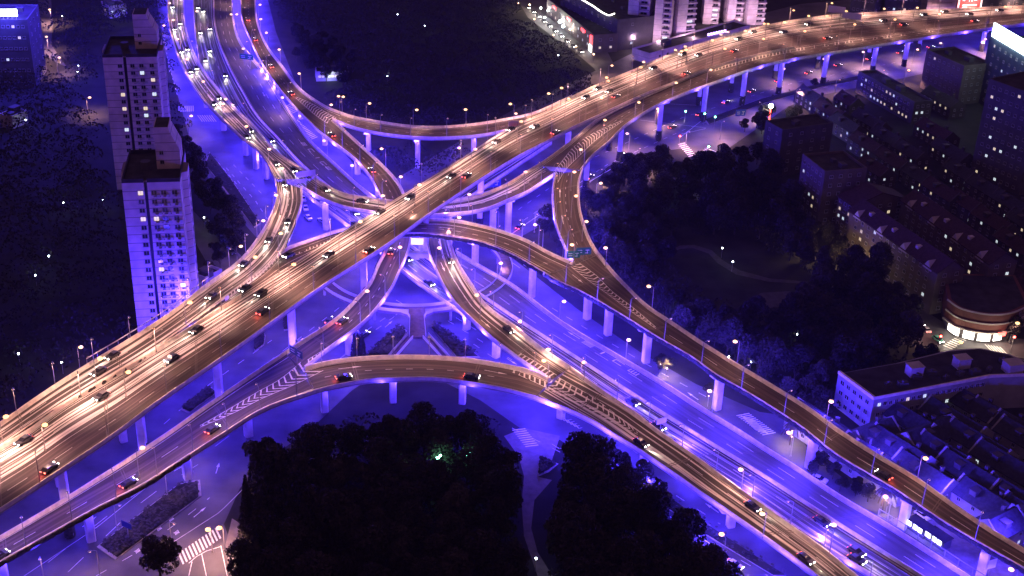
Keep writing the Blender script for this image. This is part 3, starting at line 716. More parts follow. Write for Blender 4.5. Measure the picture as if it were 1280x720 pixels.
def car_parts():
    P_ = {}
    mb = MB(); prism_y(mb, [(-2.25, .32), (2.2, .32), (2.28, .62), (2.05, .82), (1.1, .95), (-1.75, .97), (-2.2, .88), (-2.3, .6)], -.9, .9)
    prism_y(mb, [(-1.35, 1.385), (.1, 1.385), (.0, 1.45), (-1.2, 1.45)], -.66, .66); P_['body'] = mb
    mb = MB(); prism_y(mb, [(1.05, .955), (.15, 1.382), (-1.4, 1.382), (-1.85, .975)], -.82, .82, .14); P_['window'] = mb
    return P_
CP = car_parts()
winme = CP['window'].mesh('window', GLASS)
mb = MB(); mb.tube([(0, -.1, 0), (0, .1, 0)], .33, 10); wheelme = mb.mesh('wheel', TYRE)
def lampbox(x, m, nm, ht=.16):
    mb = MB(); mb.box((x, 0, .68), (.10, .42, ht)); return mb.mesh(nm, m)
HL, HU = lampbox(2.235, HEADG, 'headlight', .2), lampbox(2.235, UNLIT, 'headlight', .2)
TL, TU = lampbox(-2.265, TAILG, 'taillight', .2), lampbox(-2.265, mat('unlit_tail_glass', (.25, .02, .02), .2), 'taillight', .2)
PAINTS = {'white': (.75, .75, .74), 'silver': (.42, .42, .44), 'black': (.03, .03, .035), 'red': (.35, .03, .03), 'blue': (.02, .03, .07), 'graphite': (.06, .06, .065), 'taxi green': (.1, .4, .25)}
bodyme = {k: CP['body'].mesh('body', mat('car_paint_'+k.replace(' ', '_'), c, .3, spec=.5)) for k, c in PAINTS.items()}
def make_car(colour, lit, label, group):
    t = thing('car', label, 'car', (0, 0, -50), 0, group)
    link('body', bodyme[colour], t); link('window', winme, t)
    for sx in (1.4, -1.4):
        for sy in (.8, -.8): link('wheel', wheelme, t, (sx, sy, .33))
    for sy in (.62, -.62):
        link('headlight', HL if lit else HU, t, (0, sy, 0)); link('taillight', TL if lit else TU, t, (0, sy, 0))
    return t
PROTO = {}
def put_car(p, d, colour, lit, label, group, beam=0.0, tail=0.0):
    k = (colour, lit)
    yaw = math.atan2(d.y, d.x); pitch = -math.asin(max(-1, min(1, d.normalized().z)))
    if k not in PROTO: PROTO[k] = c = make_car(colour, lit, label, group); c.location = p; c.rotation_euler = (0, pitch, yaw)
    else:
        src = PROTO[k]; c = src.copy(); COL.objects.link(c); c.location = p; c.rotation_euler = (0, pitch, yaw); c['label'] = label; c['group'] = group
        for ch in src.children:
            if ch.type == 'LIGHT': continue
            e = ch.copy(); COL.objects.link(e); e.parent = c
    if beam:
        o = light('SPOT', 'headlamp_beam', (2.5, 0, .75), P_HEAD*beam, (1.0, .88, .72), c, spot_size=rad(46), spot_blend=.9, shadow_soft_size=.25)
        o.rotation_euler = (0, -rad(90-7), 0)
    if tail:
        light('POINT', 'tail_glow', (-2.9, 0, .7), P_TAIL*tail, (1.0, .10, .06), c, shadow_soft_size=.2)
    return c
CK = ['black', 'graphite', 'black', 'graphite', 'blue']
def traffic(key, f, sgn, u0, u1, gap, label, group, beam=1.0, tail=0.0):
    r = ROADS[key]; s = u0*r.len+random.uniform(1, gap)
    while s < u1*r.len-2:
        u = s/r.len; p = pos(r, u, f)+Vector((0, 0, .014)); d = dirat(r, u)*sgn
        put_car(p, d, random.choice(CK), True, label, group, beam, tail)
        s += gap*random.uniform(.75, 1.3)
g1 = 'cars heading left in the bright lanes of the top viaduct'
for f in (.12, .235, .372): traffic('M', f, -1, .02, .93, 72, 'lit car in the bright near-white lanes on the left half of the top viaduct', g1, 1.0)
g2 = 'cars heading away in the dark lanes of the top viaduct'
for f in (.64, .85): traffic('M', f, 1, .02, .93, 110, 'lit car in the brown lanes on the right half of the top viaduct', g2, .15, 1.0)
g3 = 'cars on the curving ramp along the left'
for f in (.30, .68): traffic('A', f, 1, 0, 1, 45, 'lit car on the bright curving ramp at upper left', g3, .9)
for f in (.36, .70): traffic('D', f, 1, 0, .33, 45, 'lit car on the ramp curving down past the tower blocks', 'cars on the ramp by the towers', .9)
for f in (.22, .52): traffic('D', f, 1, .35, 1, 60, 'lit car in the merging lanes left of the top viaduct', 'cars in the merging lanes', .8)
traffic('U', .3, -1, .55, 1, 16, 'lit car on the connecting ramp dipping below the top viaduct', 'cars on the dipping connecting ramp', .9)
traffic('E', .45, -1, .05, .4, 22, 'lit car on the left turn ramp beside the chevrons', 'cars on the left turn ramp', .8)
for f in (.25, .5, .75): traffic('L', f, 1, 0, 1, 70 if f > .3 else 50, 'lit car on the left carriageway of the broad lower viaduct', 'cars on the left carriageway of the lower viaduct', .7)
traffic('H', .72, 1, .45, 1, 50, 'lit car on the ramp running down right from below the crossing', 'cars on the ramp below the crossing', .8)
for f in (.3, .75): traffic('T', f, 1, 0, 1, 75, 'lit car on the merged brown ramp at the bottom', 'cars on the merged bottom ramp', .6)
traffic('F', .3, 1, 0, 1, 50, 'car with red tail lamps on the ramp climbing under the top viaduct', 'cars on the climbing ramp', .1, .8)
traffic('G', .70, 1, 0, 1, 36, 'car with red tail lamps on the lower left ramp', 'cars on the lower left ramp', .1, .9)
traffic('C', .7, 1, 0, 1, 40, 'car with red tail lamps on the front curve', 'cars on the front curve', .1, .8)
traffic('I', .4, -1, 0, 1, 40, 'car with red tail lamps on the narrow upper left ramp', 'cars on the narrow upper ramp', .1, .8)
traffic('S', .35, -1, .3, .8, 90, 'car with red tail lamps on the long merged ramp', 'cars on the long merged ramp', .1, .8)
def px_cars(line, gap, label, group, colour=None, lit=True, beam=.6, tail=0.0, z=.03):
    P_ = [at(p, z) for p in line]; ln = sum((b-a).length for a, b in zip(P_, P_[1:])); n = max(1, int(ln/gap)); Q = resample(P_, n*2)
    for i in range(0, n*2, 2):
        put_car(Q[i], Q[i+1]-Q[i], colour or random.choice(CK), lit, label, group, beam, tail)
px_cars([(257, 276), (282, 306), (297, 325)], 5.6, 'parked car in the row beside the front tower block', 'cars parked by the tower block', None, False, 0)
px_cars([(379, 250), (386, 275), (398, 285)], 7, 'white parked car in the blue lit yard under the loop', 'cars parked under the loop', 'white', False, 0)
px_cars([(402, 277), (390, 268)], 6, 'parked car beside the white ones under the loop', 'other cars under the loop', 'silver', False, 0)
px_cars([(330, 470), (375, 435), (425, 392), (450, 372)], 15, 'lit car on the ground street between two ramps left of centre', 'cars on the ground street left of centre', None, True, .8)
px_cars([(455, 420), (490, 395), (515, 378)], 18, 'car with red tail lamps on the blue ground street at the centre', 'cars on the central ground street', None, True, .1, .7)
px_cars([(840, 160), (900, 132), (960, 106), (1040, 84), (1130, 66), (1200, 53)], 22, 'lit car on the ground street under the far viaduct', 'cars under the far viaduct', None, True, .7)
px_cars([(650, 285), (700, 250), (760, 206), (820, 172)], 24, 'lit car on the street passing under the S shaped ramp', 'cars under the S shaped ramp', None, True, .4, .6)
px_cars([(660, 10), (690, 36), (712, 55), (735, 72)], 9, 'car in the busy row on the shopping street at the top', 'cars on the shopping street', None, True, .5)
px_cars([(1024, 601), (1044, 612), (1074, 618), (1098, 634)], 11, 'parked car by the shrubs between lower viaduct and merged ramp', 'cars parked by the shrubs', 'white', False, 0)
put_car(at((1153, 646), .03), at((1165, 652))-at((1150, 642)), 'white', False, 'white parked car on the forecourt under the merged ramp', None)
put_car(at((1172, 426), .03), at((1180, 430))-at((1168, 420)), 'taxi green', True, 'green and white taxi waiting at the shop corner crossing', None, .5)
put_car(at((1157, 413), .03), at((1150, 405))-at((1160, 416)), 'white', True, 'white car on the lane by the apartment row', None, .5)
put_car(at((918, 708), .03), at((930, 715))-at((910, 703)), 'silver', True, 'silver car beside the tree mass at the bottom edge', None, .5)
put_car(at((1268, 85), .03), at((1280, 80))-at((1260, 88)), 'black', True, 'dark car near the glowing office sign', None, .4)

# ------------------------------------------------------------------ painted marks on the ground streets
def ground_mark(name_pts, on, off, w_=.15, z=.022):
    P_ = [at(p, z) for p in name_pts]
    n = 200; Q = resample(P_, n); ln = sum((b-a).length for a, b in zip(Q, Q[1:])); s = 0
    def at_s(s):
        x = min(s/ln, .9999)*n; i = int(x); return Q[i].lerp(Q[i+1], x-i), (Q[i+1]-Q[i]).normalized()
    while s < ln:
        e = min(ln, s+(on if off else 3.0))
        a, d = at_s(s); b, d2 = at_s(e); k = Vector((-d.y, d.x, 0))*w_/2; k2 = Vector((-d2.y, d2.x, 0))*w_/2
        MARK.quad(a-k, b-k2, b+k2, a+k); s = e+off
def crosswalk(a, b, c, n, z=.024, fill=.45):
    """stripes from edge a-b, running towards c (photo points)"""
    A, B, C_ = at(a, z), at(b, z), at(c, z); v = C_-A
    for i in range(n):
        p = A.lerp(B, (i+.1)/n); q = A.lerp(B, (i+.1+fill)/n); MARK.quad(p, q, q+v, p+v)
MARK = MB()
for ln_ in ([(60, 703), (171, 616), (262, 563), (330, 512)], [(85, 715), (183, 622), (270, 566)]): ground_mark(ln_, 6, 9)
for ln_ in ([(30, 720), (120, 660), (182, 610)], [(205, 685), (275, 640), (303, 612)], [(14, 700), (60, 668)]): ground_mark(ln_, 1, 0)
for ln_ in ([(120, 720), (172, 690), (240, 640), (262, 622)], [(150, 610), (205, 565), (240, 540)], [(90, 635), (125, 610)], [(205, 530), (262, 480), (340, 425)], [(300, 480), (352, 440), (430, 380)],
            [(470, 412), (515, 380)], [(440, 425), (500, 385)], [(425, 448), (455, 425)], [(560, 401), (640, 450)], [(570, 397), (650, 446)], [(592, 430), (650, 470)], [(655, 275), (760, 205), (860, 160), (990, 118), (1110, 92)],
            [(648, 262), (740, 198), (850, 148), (990, 104), (1130, 76)], [(600, 215), (700, 165)], [(211, 80), (222, 120)], [(203, 30), (212, 90)], [(283, 210), (320, 252), (345, 290)], [(292, 206), (330, 245)], [(266, 195), (300, 235)],
            [(690, 555), (760, 600), (840, 650), (960, 720)], [(720, 545), (800, 590), (900, 655)], [(760, 545), (840, 585), (930, 645)], [(690, 385), (740, 415), (830, 468), (900, 505)], [(380, 230), (430, 268), (460, 290)], [(640, 535), (700, 565)]):
    ground_mark(ln_, 3, 4.5, .16)
for ln_ in ([(640, 292), (720, 237), (800, 190)], [(410, 265), (455, 295)], [(495, 375), (518, 388)], [(600, 300), (650, 335)], [(800, 128), (880, 132), (878, 150), (850, 172)], [(850, 168), (885, 160), (800, 150)], [(700, 560), (780, 607), (900, 688)],
            [(236, 704), (251, 691), (276, 683)], [(276, 682), (284, 720)], [(252, 692), (258, 720)], [(240, 702), (236, 720)]): ground_mark(ln_, 1, 0, .2)
crosswalk((222, 692), (272, 658), (228, 706), 12)
crosswalk((640, 537), (658, 560), (656, 535), 9)
crosswalk((922, 518), (960, 530), (940, 536), 1)
crosswalk((920, 519), (955, 545), (936, 516), 13)
crosswalk((223, 133), (243, 132), (223, 140), 8); crosswalk((246, 144), (266, 144), (252, 152), 7); crosswalk((372, 150), (398, 172), (364, 153), 14); crosswalk((362, 130), (372, 140), (355, 133), 6)
crosswalk((847, 180), (862, 197), (856, 178), 8); crosswalk((868, 195), (884, 184), (880, 200), 8); crosswalk((1178, 432), (1200, 418), (1190, 437), 8); crosswalk((1230, 430), (1252, 434), (1240, 440), 6)
for p, q in (((167, 617), (176, 611)), ((112, 652), (120, 646)), ((250, 640), (262, 630)), ((272, 585), (276, 572)), ((735, 425), (726, 418)), ((866, 495), (856, 488)), ((890, 635), (880, 628)), ((500, 390), (510, 383)), ((486, 405), (494, 398)), ((640, 452), (648, 457))):
    a, b = at(p, .02), at(q, .02); arrow(MARK, a, b-a, 5.0)
# triangular hatch on the slip junction and lane text blocks (strokes only, too small to read in the photo)
for k in range(5):
    a, b, c = (700+k*4.5, 520+k*2.6), (705+k*4.5, 526-k*.2+k*2.6), (714+k*3.2, 524+k*2.6)
    P_ = [at(x, .024) for x in (a, b, c)]; e = Vector((.35, 0, 0)); MARK.quad(P_[0], P_[0]+e, P_[1]+e, P_[1]); MARK.quad(P_[1], P_[1]+e, P_[2]+e, P_[2])
for cx, cy in ((181, 676), (197, 662), (212, 650), (195, 686), (207, 677), (219, 667), (170, 690)):
    for k in range(4): MARK.box(tuple(at((cx+k*1.3, cy-k*.9), .02)), (.18, 1.3, .004), .5); 
    MARK.box(tuple(at((cx+1.6, cy-1.2), .025)), (1.6, .18, .004), .2)
mo = MARK.build('road_markings', PAINT); struct(mo)
# arrows and lettering strokes on the lower viaduct
kb = MB(); K_ = ROADS['K']
def kpt(px):
    q = at(px, 5.3); i = min(range(K_.n+1), key=lambda i: (K_.C[i].x-q.x)**2+(K_.C[i].y-q.y)**2); q.z = K_.C[i].z; return q, (K_.C[min(i+1, K_.n)]-K_.C[max(i-1, 0)]).normalized()
for px in ((717, 420), (770, 480), (262+45, 40), (330, 120)):
    q, d = kpt(px); arrow(kb, q, -d if px[0] > 500 else d, 6)
for cx, cy, st in ((735, 431, 'bars'), (753, 442, 'dash'), (773, 454, 'frame'), (792, 466, 'comb'), (380, 182, 'bars'), (389, 190, 'frame'), (397, 199, 'dash'), (404, 206, 'frame'), (411, 212, 'comb')):
    q, d = kpt((cx, cy)); s = Vector((-d.y, d.x, 0)); Z = Vector((0, 0, .014))
    def bar(a0, a1, b0, b1): kb.quad(q+Z+d*a0+s*b0, q+Z+d*a1+s*b0, q+Z+d*a1+s*b1, q+Z+d*a0+s*b1)
    if st == 'bars':
        for k in range(4): bar(-2.2, 2.2, -.9+k*.5, -.65+k*.5)
    elif st == 'dash': bar(-.3, .3, -.9, .9)
    elif st == 'frame': bar(-2, 2, -.9, -.65); bar(-2, 2, .65, .9); bar(-2, -1.6, -.6, .6)
    else:
        bar(-2, 2, -.9, -.65)
        for k in range(4): bar(-1.9+k*1.1, -1.5+k*1.1, -.6, .8)
kb.build('lane_lettering', PAINT, K_.obj)
for key, us, f in (('C', (.18, .78), .3), ('H', (.62, .82), .35), ('B', (.25, .55), .3), ('E', (.7,), .4), ('S', (.05,), .35), ('D', (.12,), .65), ('U', (.2,), .5)):
    for u in us:
        ab = MB(); arrow(ab, pos(ROADS[key], u, f), dirat(ROADS[key], u)*(-1 if key in 'BE' else 1), 7)
        ab.build('arrow_marking', PAINT, ROADS[key].obj)
# ------------------------------------------------------------------ buildings
def wall_mat(name, col, fh=None, line=.45):
    m = mat(name, col, .85, noise=(.25, .22, 7))
    if fh:
        n = m.node_tree.nodes; l = m.node_tree.links; b = n['Principled BSDF']
        src = b.inputs['Base Color'].links[0].from_socket
        tc = n.new('ShaderNodeTexCoord'); sp = n.new('ShaderNodeSeparateXYZ'); l.new(tc.outputs['Object'], sp.inputs[0])
        dv = n.new('ShaderNodeMath'); dv.operation = 'DIVIDE'; dv.inputs[1].default_value = fh; l.new(sp.outputs['Z'], dv.inputs[0])
        fr = n.new('ShaderNodeMath'); fr.operation = 'FRACT'; l.new(dv.outputs[0], fr.inputs[0])
        lt = n.new('ShaderNodeMath'); lt.operation = 'LESS_THAN'; lt.inputs[1].default_value = .09; l.new(fr.outputs[0], lt.inputs[0])
        mx = n.new('ShaderNodeMix'); mx.data_type = 'RGBA'; l.new(lt.outputs[0], mx.inputs['Factor']); l.new(src, mx.inputs['A'])
        mx.inputs['B'].default_value = (*[c*line for c in col], 1); l.new(mx.outputs['Result'], b.inputs['Base Color'])
    return m
W_TOWER = wall_mat('tower_render', (.60, .49, .45), 2.84)
W_DIM = wall_mat('dark_render', (.075, .065, .065))  # very dark wall tone
W_HOUSE = wall_mat('weathered_render', (.30, .28, .28)); W_END = wall_mat('museum_render', (.30, .29, .31))
W_PALE = wall_mat('pale_render', (.50, .45, .45)); W_BEIGE = wall_mat('beige_render', (.13, .105, .095)); W_DARK = wall_mat('dark_cladding', (.06, .08, .10))
W_BRICK = wall_mat('red_brick', (.16, .06, .05)); W_GREY = wall_mat('grey_render', (.09, .082, .09)); W_LILAC = wall_mat('apartment_render', (.62, .52, .54), 3.0, .7)
ROOF = mat('roof_felt', (.035, .03, .035), .9, noise=(.3, .5, 6)); TILE = mat('roof_tiles', (.05, .024, .026), .85, noise=(1.2, .4, 5)); TILE2 = mat('dark_roof_tiles', (.035, .032, .038), .85, noise=(1.2, .4, 5))
PANE = mat('window_glass', (.02, .02, .03), .15, spec=.5)
LITW = mat('lit_window_white', (.6, .6, .6), .4, emit=(.80, .95, 1.0), es=.95)
LITY = mat('lit_window_warm', (.6, .6, .5), .4, emit=(1.0, .80, .52), es=.9)
FRAME = mat('window_frame', (.40, .37, .37), .6)
_win = {}
def window_mesh(w_, h_, kind):
    k = (round(w_, 2), round(h_, 2), kind)
    if k not in _win:
        mb = MB(); t = .12
        for (x, z, sx, sz) in ((0, h_/2, w_, t), (0, -h_/2, w_+.3, t*1.4), (-w_/2, 0, t, h_), (w_/2, 0, t, h_), (0, 0, t*.7, h_-.1)):
            mb.box((x, -.06, z), (sx, .16+(.12 if sz > t*1.2 and sx > w_ else 0), sz))
        mb.k = 1; mb.quad((-w_/2, -.03, -h_/2), (w_/2, -.03, -h_/2), (w_/2, -.03, h_/2), (-w_/2, -.03, h_/2))
        _win[k] = mb.mesh('window', [FRAME, {'d': PANE, 'w': LITW, 'y': LITY}[kind]])
    return _win[k]
def facade(t, P, Q, z0, nfl, fh, ncol, w_=1.3, h_=1.3, lit=.08, m0=.06, skip=None, cols=None):
    """windows as separate parts on the wall from P to Q (local xy), outside to the right of P->Q"""
    P, Q = Vector(P), Vector(Q); d = (Q-P); L_ = d.length; d.normalize(); nrm = Vector((d.y, -d.x)); rz = math.atan2(d.y, d.x)
    for f in range(nfl):
        for c in range(ncol):
            if skip and skip(f, c): continue
            u = cols[c] if cols else m0+(1-2*m0)*(c+.5)/ncol
            p = P+d*(u*L_)+nrm*.004
            r = random.random(); kind = 'w' if r < lit*.5 else ('y' if r < lit else 'd')
            link('window', window_mesh(w_, h_, kind), t, (p.x, p.y, z0+f*fh+fh*.55), rz)
def frame_of(A, B):
    """A, B: world points of the front wall; local x along A->B, y away from the camera"""
    ex = Vector((B.x-A.x, B.y-A.y)); W_ = ex.length; ex.normalize(); rz = math.atan2(ex.y, ex.x)
    return W_, rz
def block(name, label, pa, pb, h, D, nfl, ncf, ncs, wall, zref=None, lit=.08, roofm=None, units=2, cat='building', gable=0.0, w_=1.3, h_=1.3, left=True, right=True, group=None, z0=.5):
    z_ = h if zref is None else zref
    A, B = at(pa, z_), at(pb, z_); W_, rz = frame_of(A, B)
    t = thing(name, label, cat, (A.x, A.y, 0), rz, group)
    mb = MB(); mb.prism([(0, 0), (W_, 0), (W_, D), (0, D)], -.5, h)
    if gable:
        for x in (0, W_): 
            q = [(x, 0, h), (x, D, h), (x, D/2, h+gable)]; mb.poly(q if x else q[::-1])
    link('wall', mb.mesh('wall', wall), t)
    mb = MB()
    if gable:
        o = .5; s = gable/(D/2)
        for sg in (-1, 1):
            y0 = D/2+sg*(D/2+o); z0_ = h-o*s
            q = [(-o, y0, z0_+.02), (W_+o, y0, z0_+.02), (W_+o, D/2, h+gable+.02), (-o, D/2, h+gable+.02)]
            mb.sweep([[Vector(p) for p in q], [Vector(p)+Vector((0, 0, .3)) for p in q]])
    else:
        mb.box((W_/2, D/2, h+.02), (W_-.8, D-.8, .03))
        for x, y, sx, sy in ((W_/2, .2, W_, .4), (W_/2, D-.2, W_, .4), (.2, D/2, .4, D-.8), (W_-.2, D/2, .4, D-.8)): pass
    r = link('roof', mb.mesh('roof', roofm or (TILE if gable else ROOF)), t)
    if not gable:
        mb = MB()
        for x, y, sx, sy in ((W_/2, .2, W_, .4), (W_/2, D-.2, W_, .4), (.2, D/2, .4, D-.8), (W_-.2, D/2, .4, D-.8)): mb.box((x, y, h+.504), (sx, sy, 1.0))
        link('parapet', mb.mesh('parapet', wall), t)
        for k in range(units):
            mb = MB(); x, y = random.uniform(.15, .85)*W_, random.uniform(.25, .75)*D; s = random.uniform(1.5, 3.5)
            mb.box((x, y, h+.04+s*.4), (s*1.4, s, s*.8)); mb.box((x, y, h+.05+s*.8), (s*1.5, s*1.1, .12)); link('roof_unit', mb.mesh('roof_unit', W_GREY), t)
    fh = (h-z0)/max(nfl, 1)
    if ncf: facade(t, (0, 0), (W_, 0), z0, nfl, fh, ncf, w_, h_, lit)
    cl = Vector((math.cos(rz), math.sin(rz)))       # world x axis of the block
    if ncs:
        mid = Vector((A.x, A.y))
        if left and (-cl).dot(-mid) > 0: facade(t, (0, D), (0, 0), z0, nfl, fh, ncs, w_, h_, lit)
        elif right: facade(t, (W_, 0), (W_, D), z0, nfl, fh, ncs, w_, h_, lit)
    t['_w'] = W_
    return t, W_, rz
# the two slim tower blocks on the left
def slim_tower(label, pa, pb, h=54.0, D=24.0):
    A, B = at(pa, h), at(pb, h); W_, rz = frame_of(A, B)
    t = thing('tower_block', label, 'apartment tower', (A.x, A.y, 0), rz)
    x1, x2 = .37*W_, .43*W_
    mb = MB(); mb.prism([(0, 0), (x1, 0), (x1, 1.6), (x2, 1.6), (x2, 0), (W_, 0), (W_, D*.3), (W_+1.6, D*.34), (W_+1.6, D*.62), (W_, D*.66), (W_, D), (0, D), (0, D*.75), (-1.2, D*.7), (-1.2, D*.4), (0, D*.35)], -.5, h)
    link('wall', mb.mesh('wall', W_TOWER), t)
    mb = MB(); mb.box(((x1+x2)/2, 1.5, h/2), (x2-x1-.01, .15, h-1)); link('stair_recess', mb.mesh('stair_recess', mat('recess_glass', (.03, .03, .04), .5) if 'recess_glass' not in _mats else _mats['recess_glass']), t)
    mb = MB(); mb.box((W_/2, D/2+.6, h+.02), (W_-.5, D-1.7, .03)); link('roof', mb.mesh('roof', ROOF), t)
    mb = MB()
    for x, y, sx, sy in ((x1/2, .2, x1, .4), ((x2+W_)/2, .2, W_-x2, .4), (W_/2, D-.2, W_, .4), (.2, D/2, .4, D-.8), (W_-.2, D/2, .4, D-.8)): mb.box((x, y, h+.604), (sx, sy, 1.2))
    link('parapet', mb.mesh('parapet', ROOF), t)
    mb = MB(); px0, px1, py0, py1 = .56*W_, .98*W_, .42*D, .80*D; q = .62
    mb.prism([(px0, py0), (px0+(px1-px0)*q, py0), (px0+(px1-px0)*q, py1), (px0, py1)], h+.04, h+13.5)
    i = len(mb.v); xs = px0+(px1-px0)*q+.003
    for y in (py0, py1):
        for x, z in ((xs, h+.04), (px1, h+.04), (px1, h+6.5), (xs, h+12.4)): mb.v.append((x, y, z))
    for a in range(4): mb.face((i+a, i+(a+1) % 4, i+4+(a+1) % 4, i+4+a))
    mb.face((i+3, i+2, i+1, i)); mb.face((i+4, i+5, i+6, i+7))
    ph = link('penthouse', mb.mesh('penthouse', W_TOWER), t)
    mb = MB(); mb.box((px0+(px1-px0)*q/2, (py0+py1)/2, h+13.55), ((px1-px0)*q-.5, py1-py0-.5, .08)); link('penthouse_roof', mb.mesh('penthouse_roof', ROOF), ph)
    for z in (h+2.4, h+5.4): link('window', window_mesh(1.2, 1.3, 'd'), ph, (px0+(px1-px0)*q*.38, py0-.004, z))
    mb = MB(); mb.tube([(W_*.36, D*.45, h+.03), (W_*.36, D*.45, h+2.6)], 1.5, 14); link('water_tank', mb.mesh('water_tank', W_GREY), t)
    fh = 2.84; nf = 18
    facade(t, (0, 0), (W_, 0), .8, nf, fh, 4, 1.6, 1.5, .10, cols=[.305, .535, .70, .89])
    for f in range(nf):
        for c, u in enumerate((.56, .72, .91)):
            if (f+c) % 5 == 4 and c == 1: continue
            mb = MB(); x = u*W_; z = .8+f*fh
            mb.box((x+.5, -.36, z+.42), (2.0, .68, .14)); mb.box((x+.9, -.40, z+.82), (.9, .52, .62))
            link('balcony', mb.mesh('balcony', FRAME), t)
    for f in range(0, nf): link('window', window_mesh(1.2, 1.4, random.choice('dddddw')), t, (W_+1.604, D*.48, .8+f*fh+1.6), math.pi/2)
    return t
slim_tower('pale slim tower block standing nearer, its foot glowing blue behind the ramp', (152, 229), (225, 227))
slim_tower('pale slim tower block standing farther back, reaching higher in the photo', (128, 72), (196, 71))

block('apartment_block', 'dark purple apartment tower with many windows at the right edge', (1236, 101), (1300, 124), 42, 22, 10, 7, 3, W_GREY, lit=.12)
ob, W_, rz = block('office_building', 'dark teal office block carrying a glowing white sign at its roof edge', (1237, 48), (1310, 92), 32, 24, 7, 9, 5, W_DARK, lit=.14)
SIGNW = mat('led_sign_white', (.8, .8, .8), .4, emit=(.75, .95, 1.0), es=7.0)
mb = MB(); mb.box((W_*.5, .3, 36.8), (W_*.96, .5, 6.6)); lb = link('roof_sign', mb.mesh('roof_sign', SIGNW), ob)
mb = MB()
for k in range(9): mb.box((W_*(.06+.1*k), .9, 33.3), (.25, .25, 2.4))
link('sign_support', mb.mesh('sign_support', STEEL), ob)
light('AREA', 'sign_light', (W_*.5, -.5, 37), 9000, (.7, .93, 1.0), ob, shape='RECTANGLE', size=W_*.9, size_y=6).rotation_euler = (rad(60), 0, 0)
block('grey_block', 'beige five storey block with dark flat roof under the far viaduct', (1158, 64), (1205, 85), 19, 17, 5, 7, 4, W_BEIGE, lit=.05)
block('long_block', 'low three storey row with pale lit windows below the far viaduct', (1073, 91), (1143, 130), 10, 10, 3, 14, 3, W_GREY, lit=.35)
block('corner_block', 'dark block with one blue lit side wall beside the upper right trees', (957, 153), (978, 165), 20, 26, 5, 2, 4, W_GREY, lit=.03)
block('grey_block', 'seven storey block with white rim behind the right park trees', (1003, 195), (1031, 217), 22, 18, 6, 5, 4, W_BEIGE, lit=.04)
block('gabled_block', 'short gabled block with red roof between the right park and the long rows', (1048, 245), (1067, 258), 15, 24, 5, 3, 5, W_BEIGE, gable=4, lit=.10)
def gabled_row(label, pa, pb, n):
    t, W_, rz = block('gabled_row', label, pa, pb, 16, 11, 5, 12, 2, W_BEIGE, gable=3.6, lit=.16)
    for k in range(n):
        x = W_*(.1+.8*k/(n-1)); mb = MB()
        q0 = [(x-2.4, -.35, 15.0), (x+2.4, -.35, 15.0), (x, -.35, 18.2)]; q1 = [(a, 4.6, c) for a, b, c in q0]
        mb.sweep([[Vector(p) for p in q0], [Vector(p) for p in q1]]); link('gable', mb.mesh('gable', W_PALE), t)
        mb = MB(); xx = x+W_*.08
        if k < n-1:
            mb.box((xx, 3.0, 18.0), (1.6, 1.8, 1.7)); link('dormer', mb.mesh('dormer', W_PALE), t)
    return t
gabled_row('nearer long row with red roof, white gables and lit windows at the park edge', (1062, 263), (1172, 341), 4)
gabled_row('farther long row with red roof and white gables, right of the first row', (1127, 250), (1237, 330), 4)
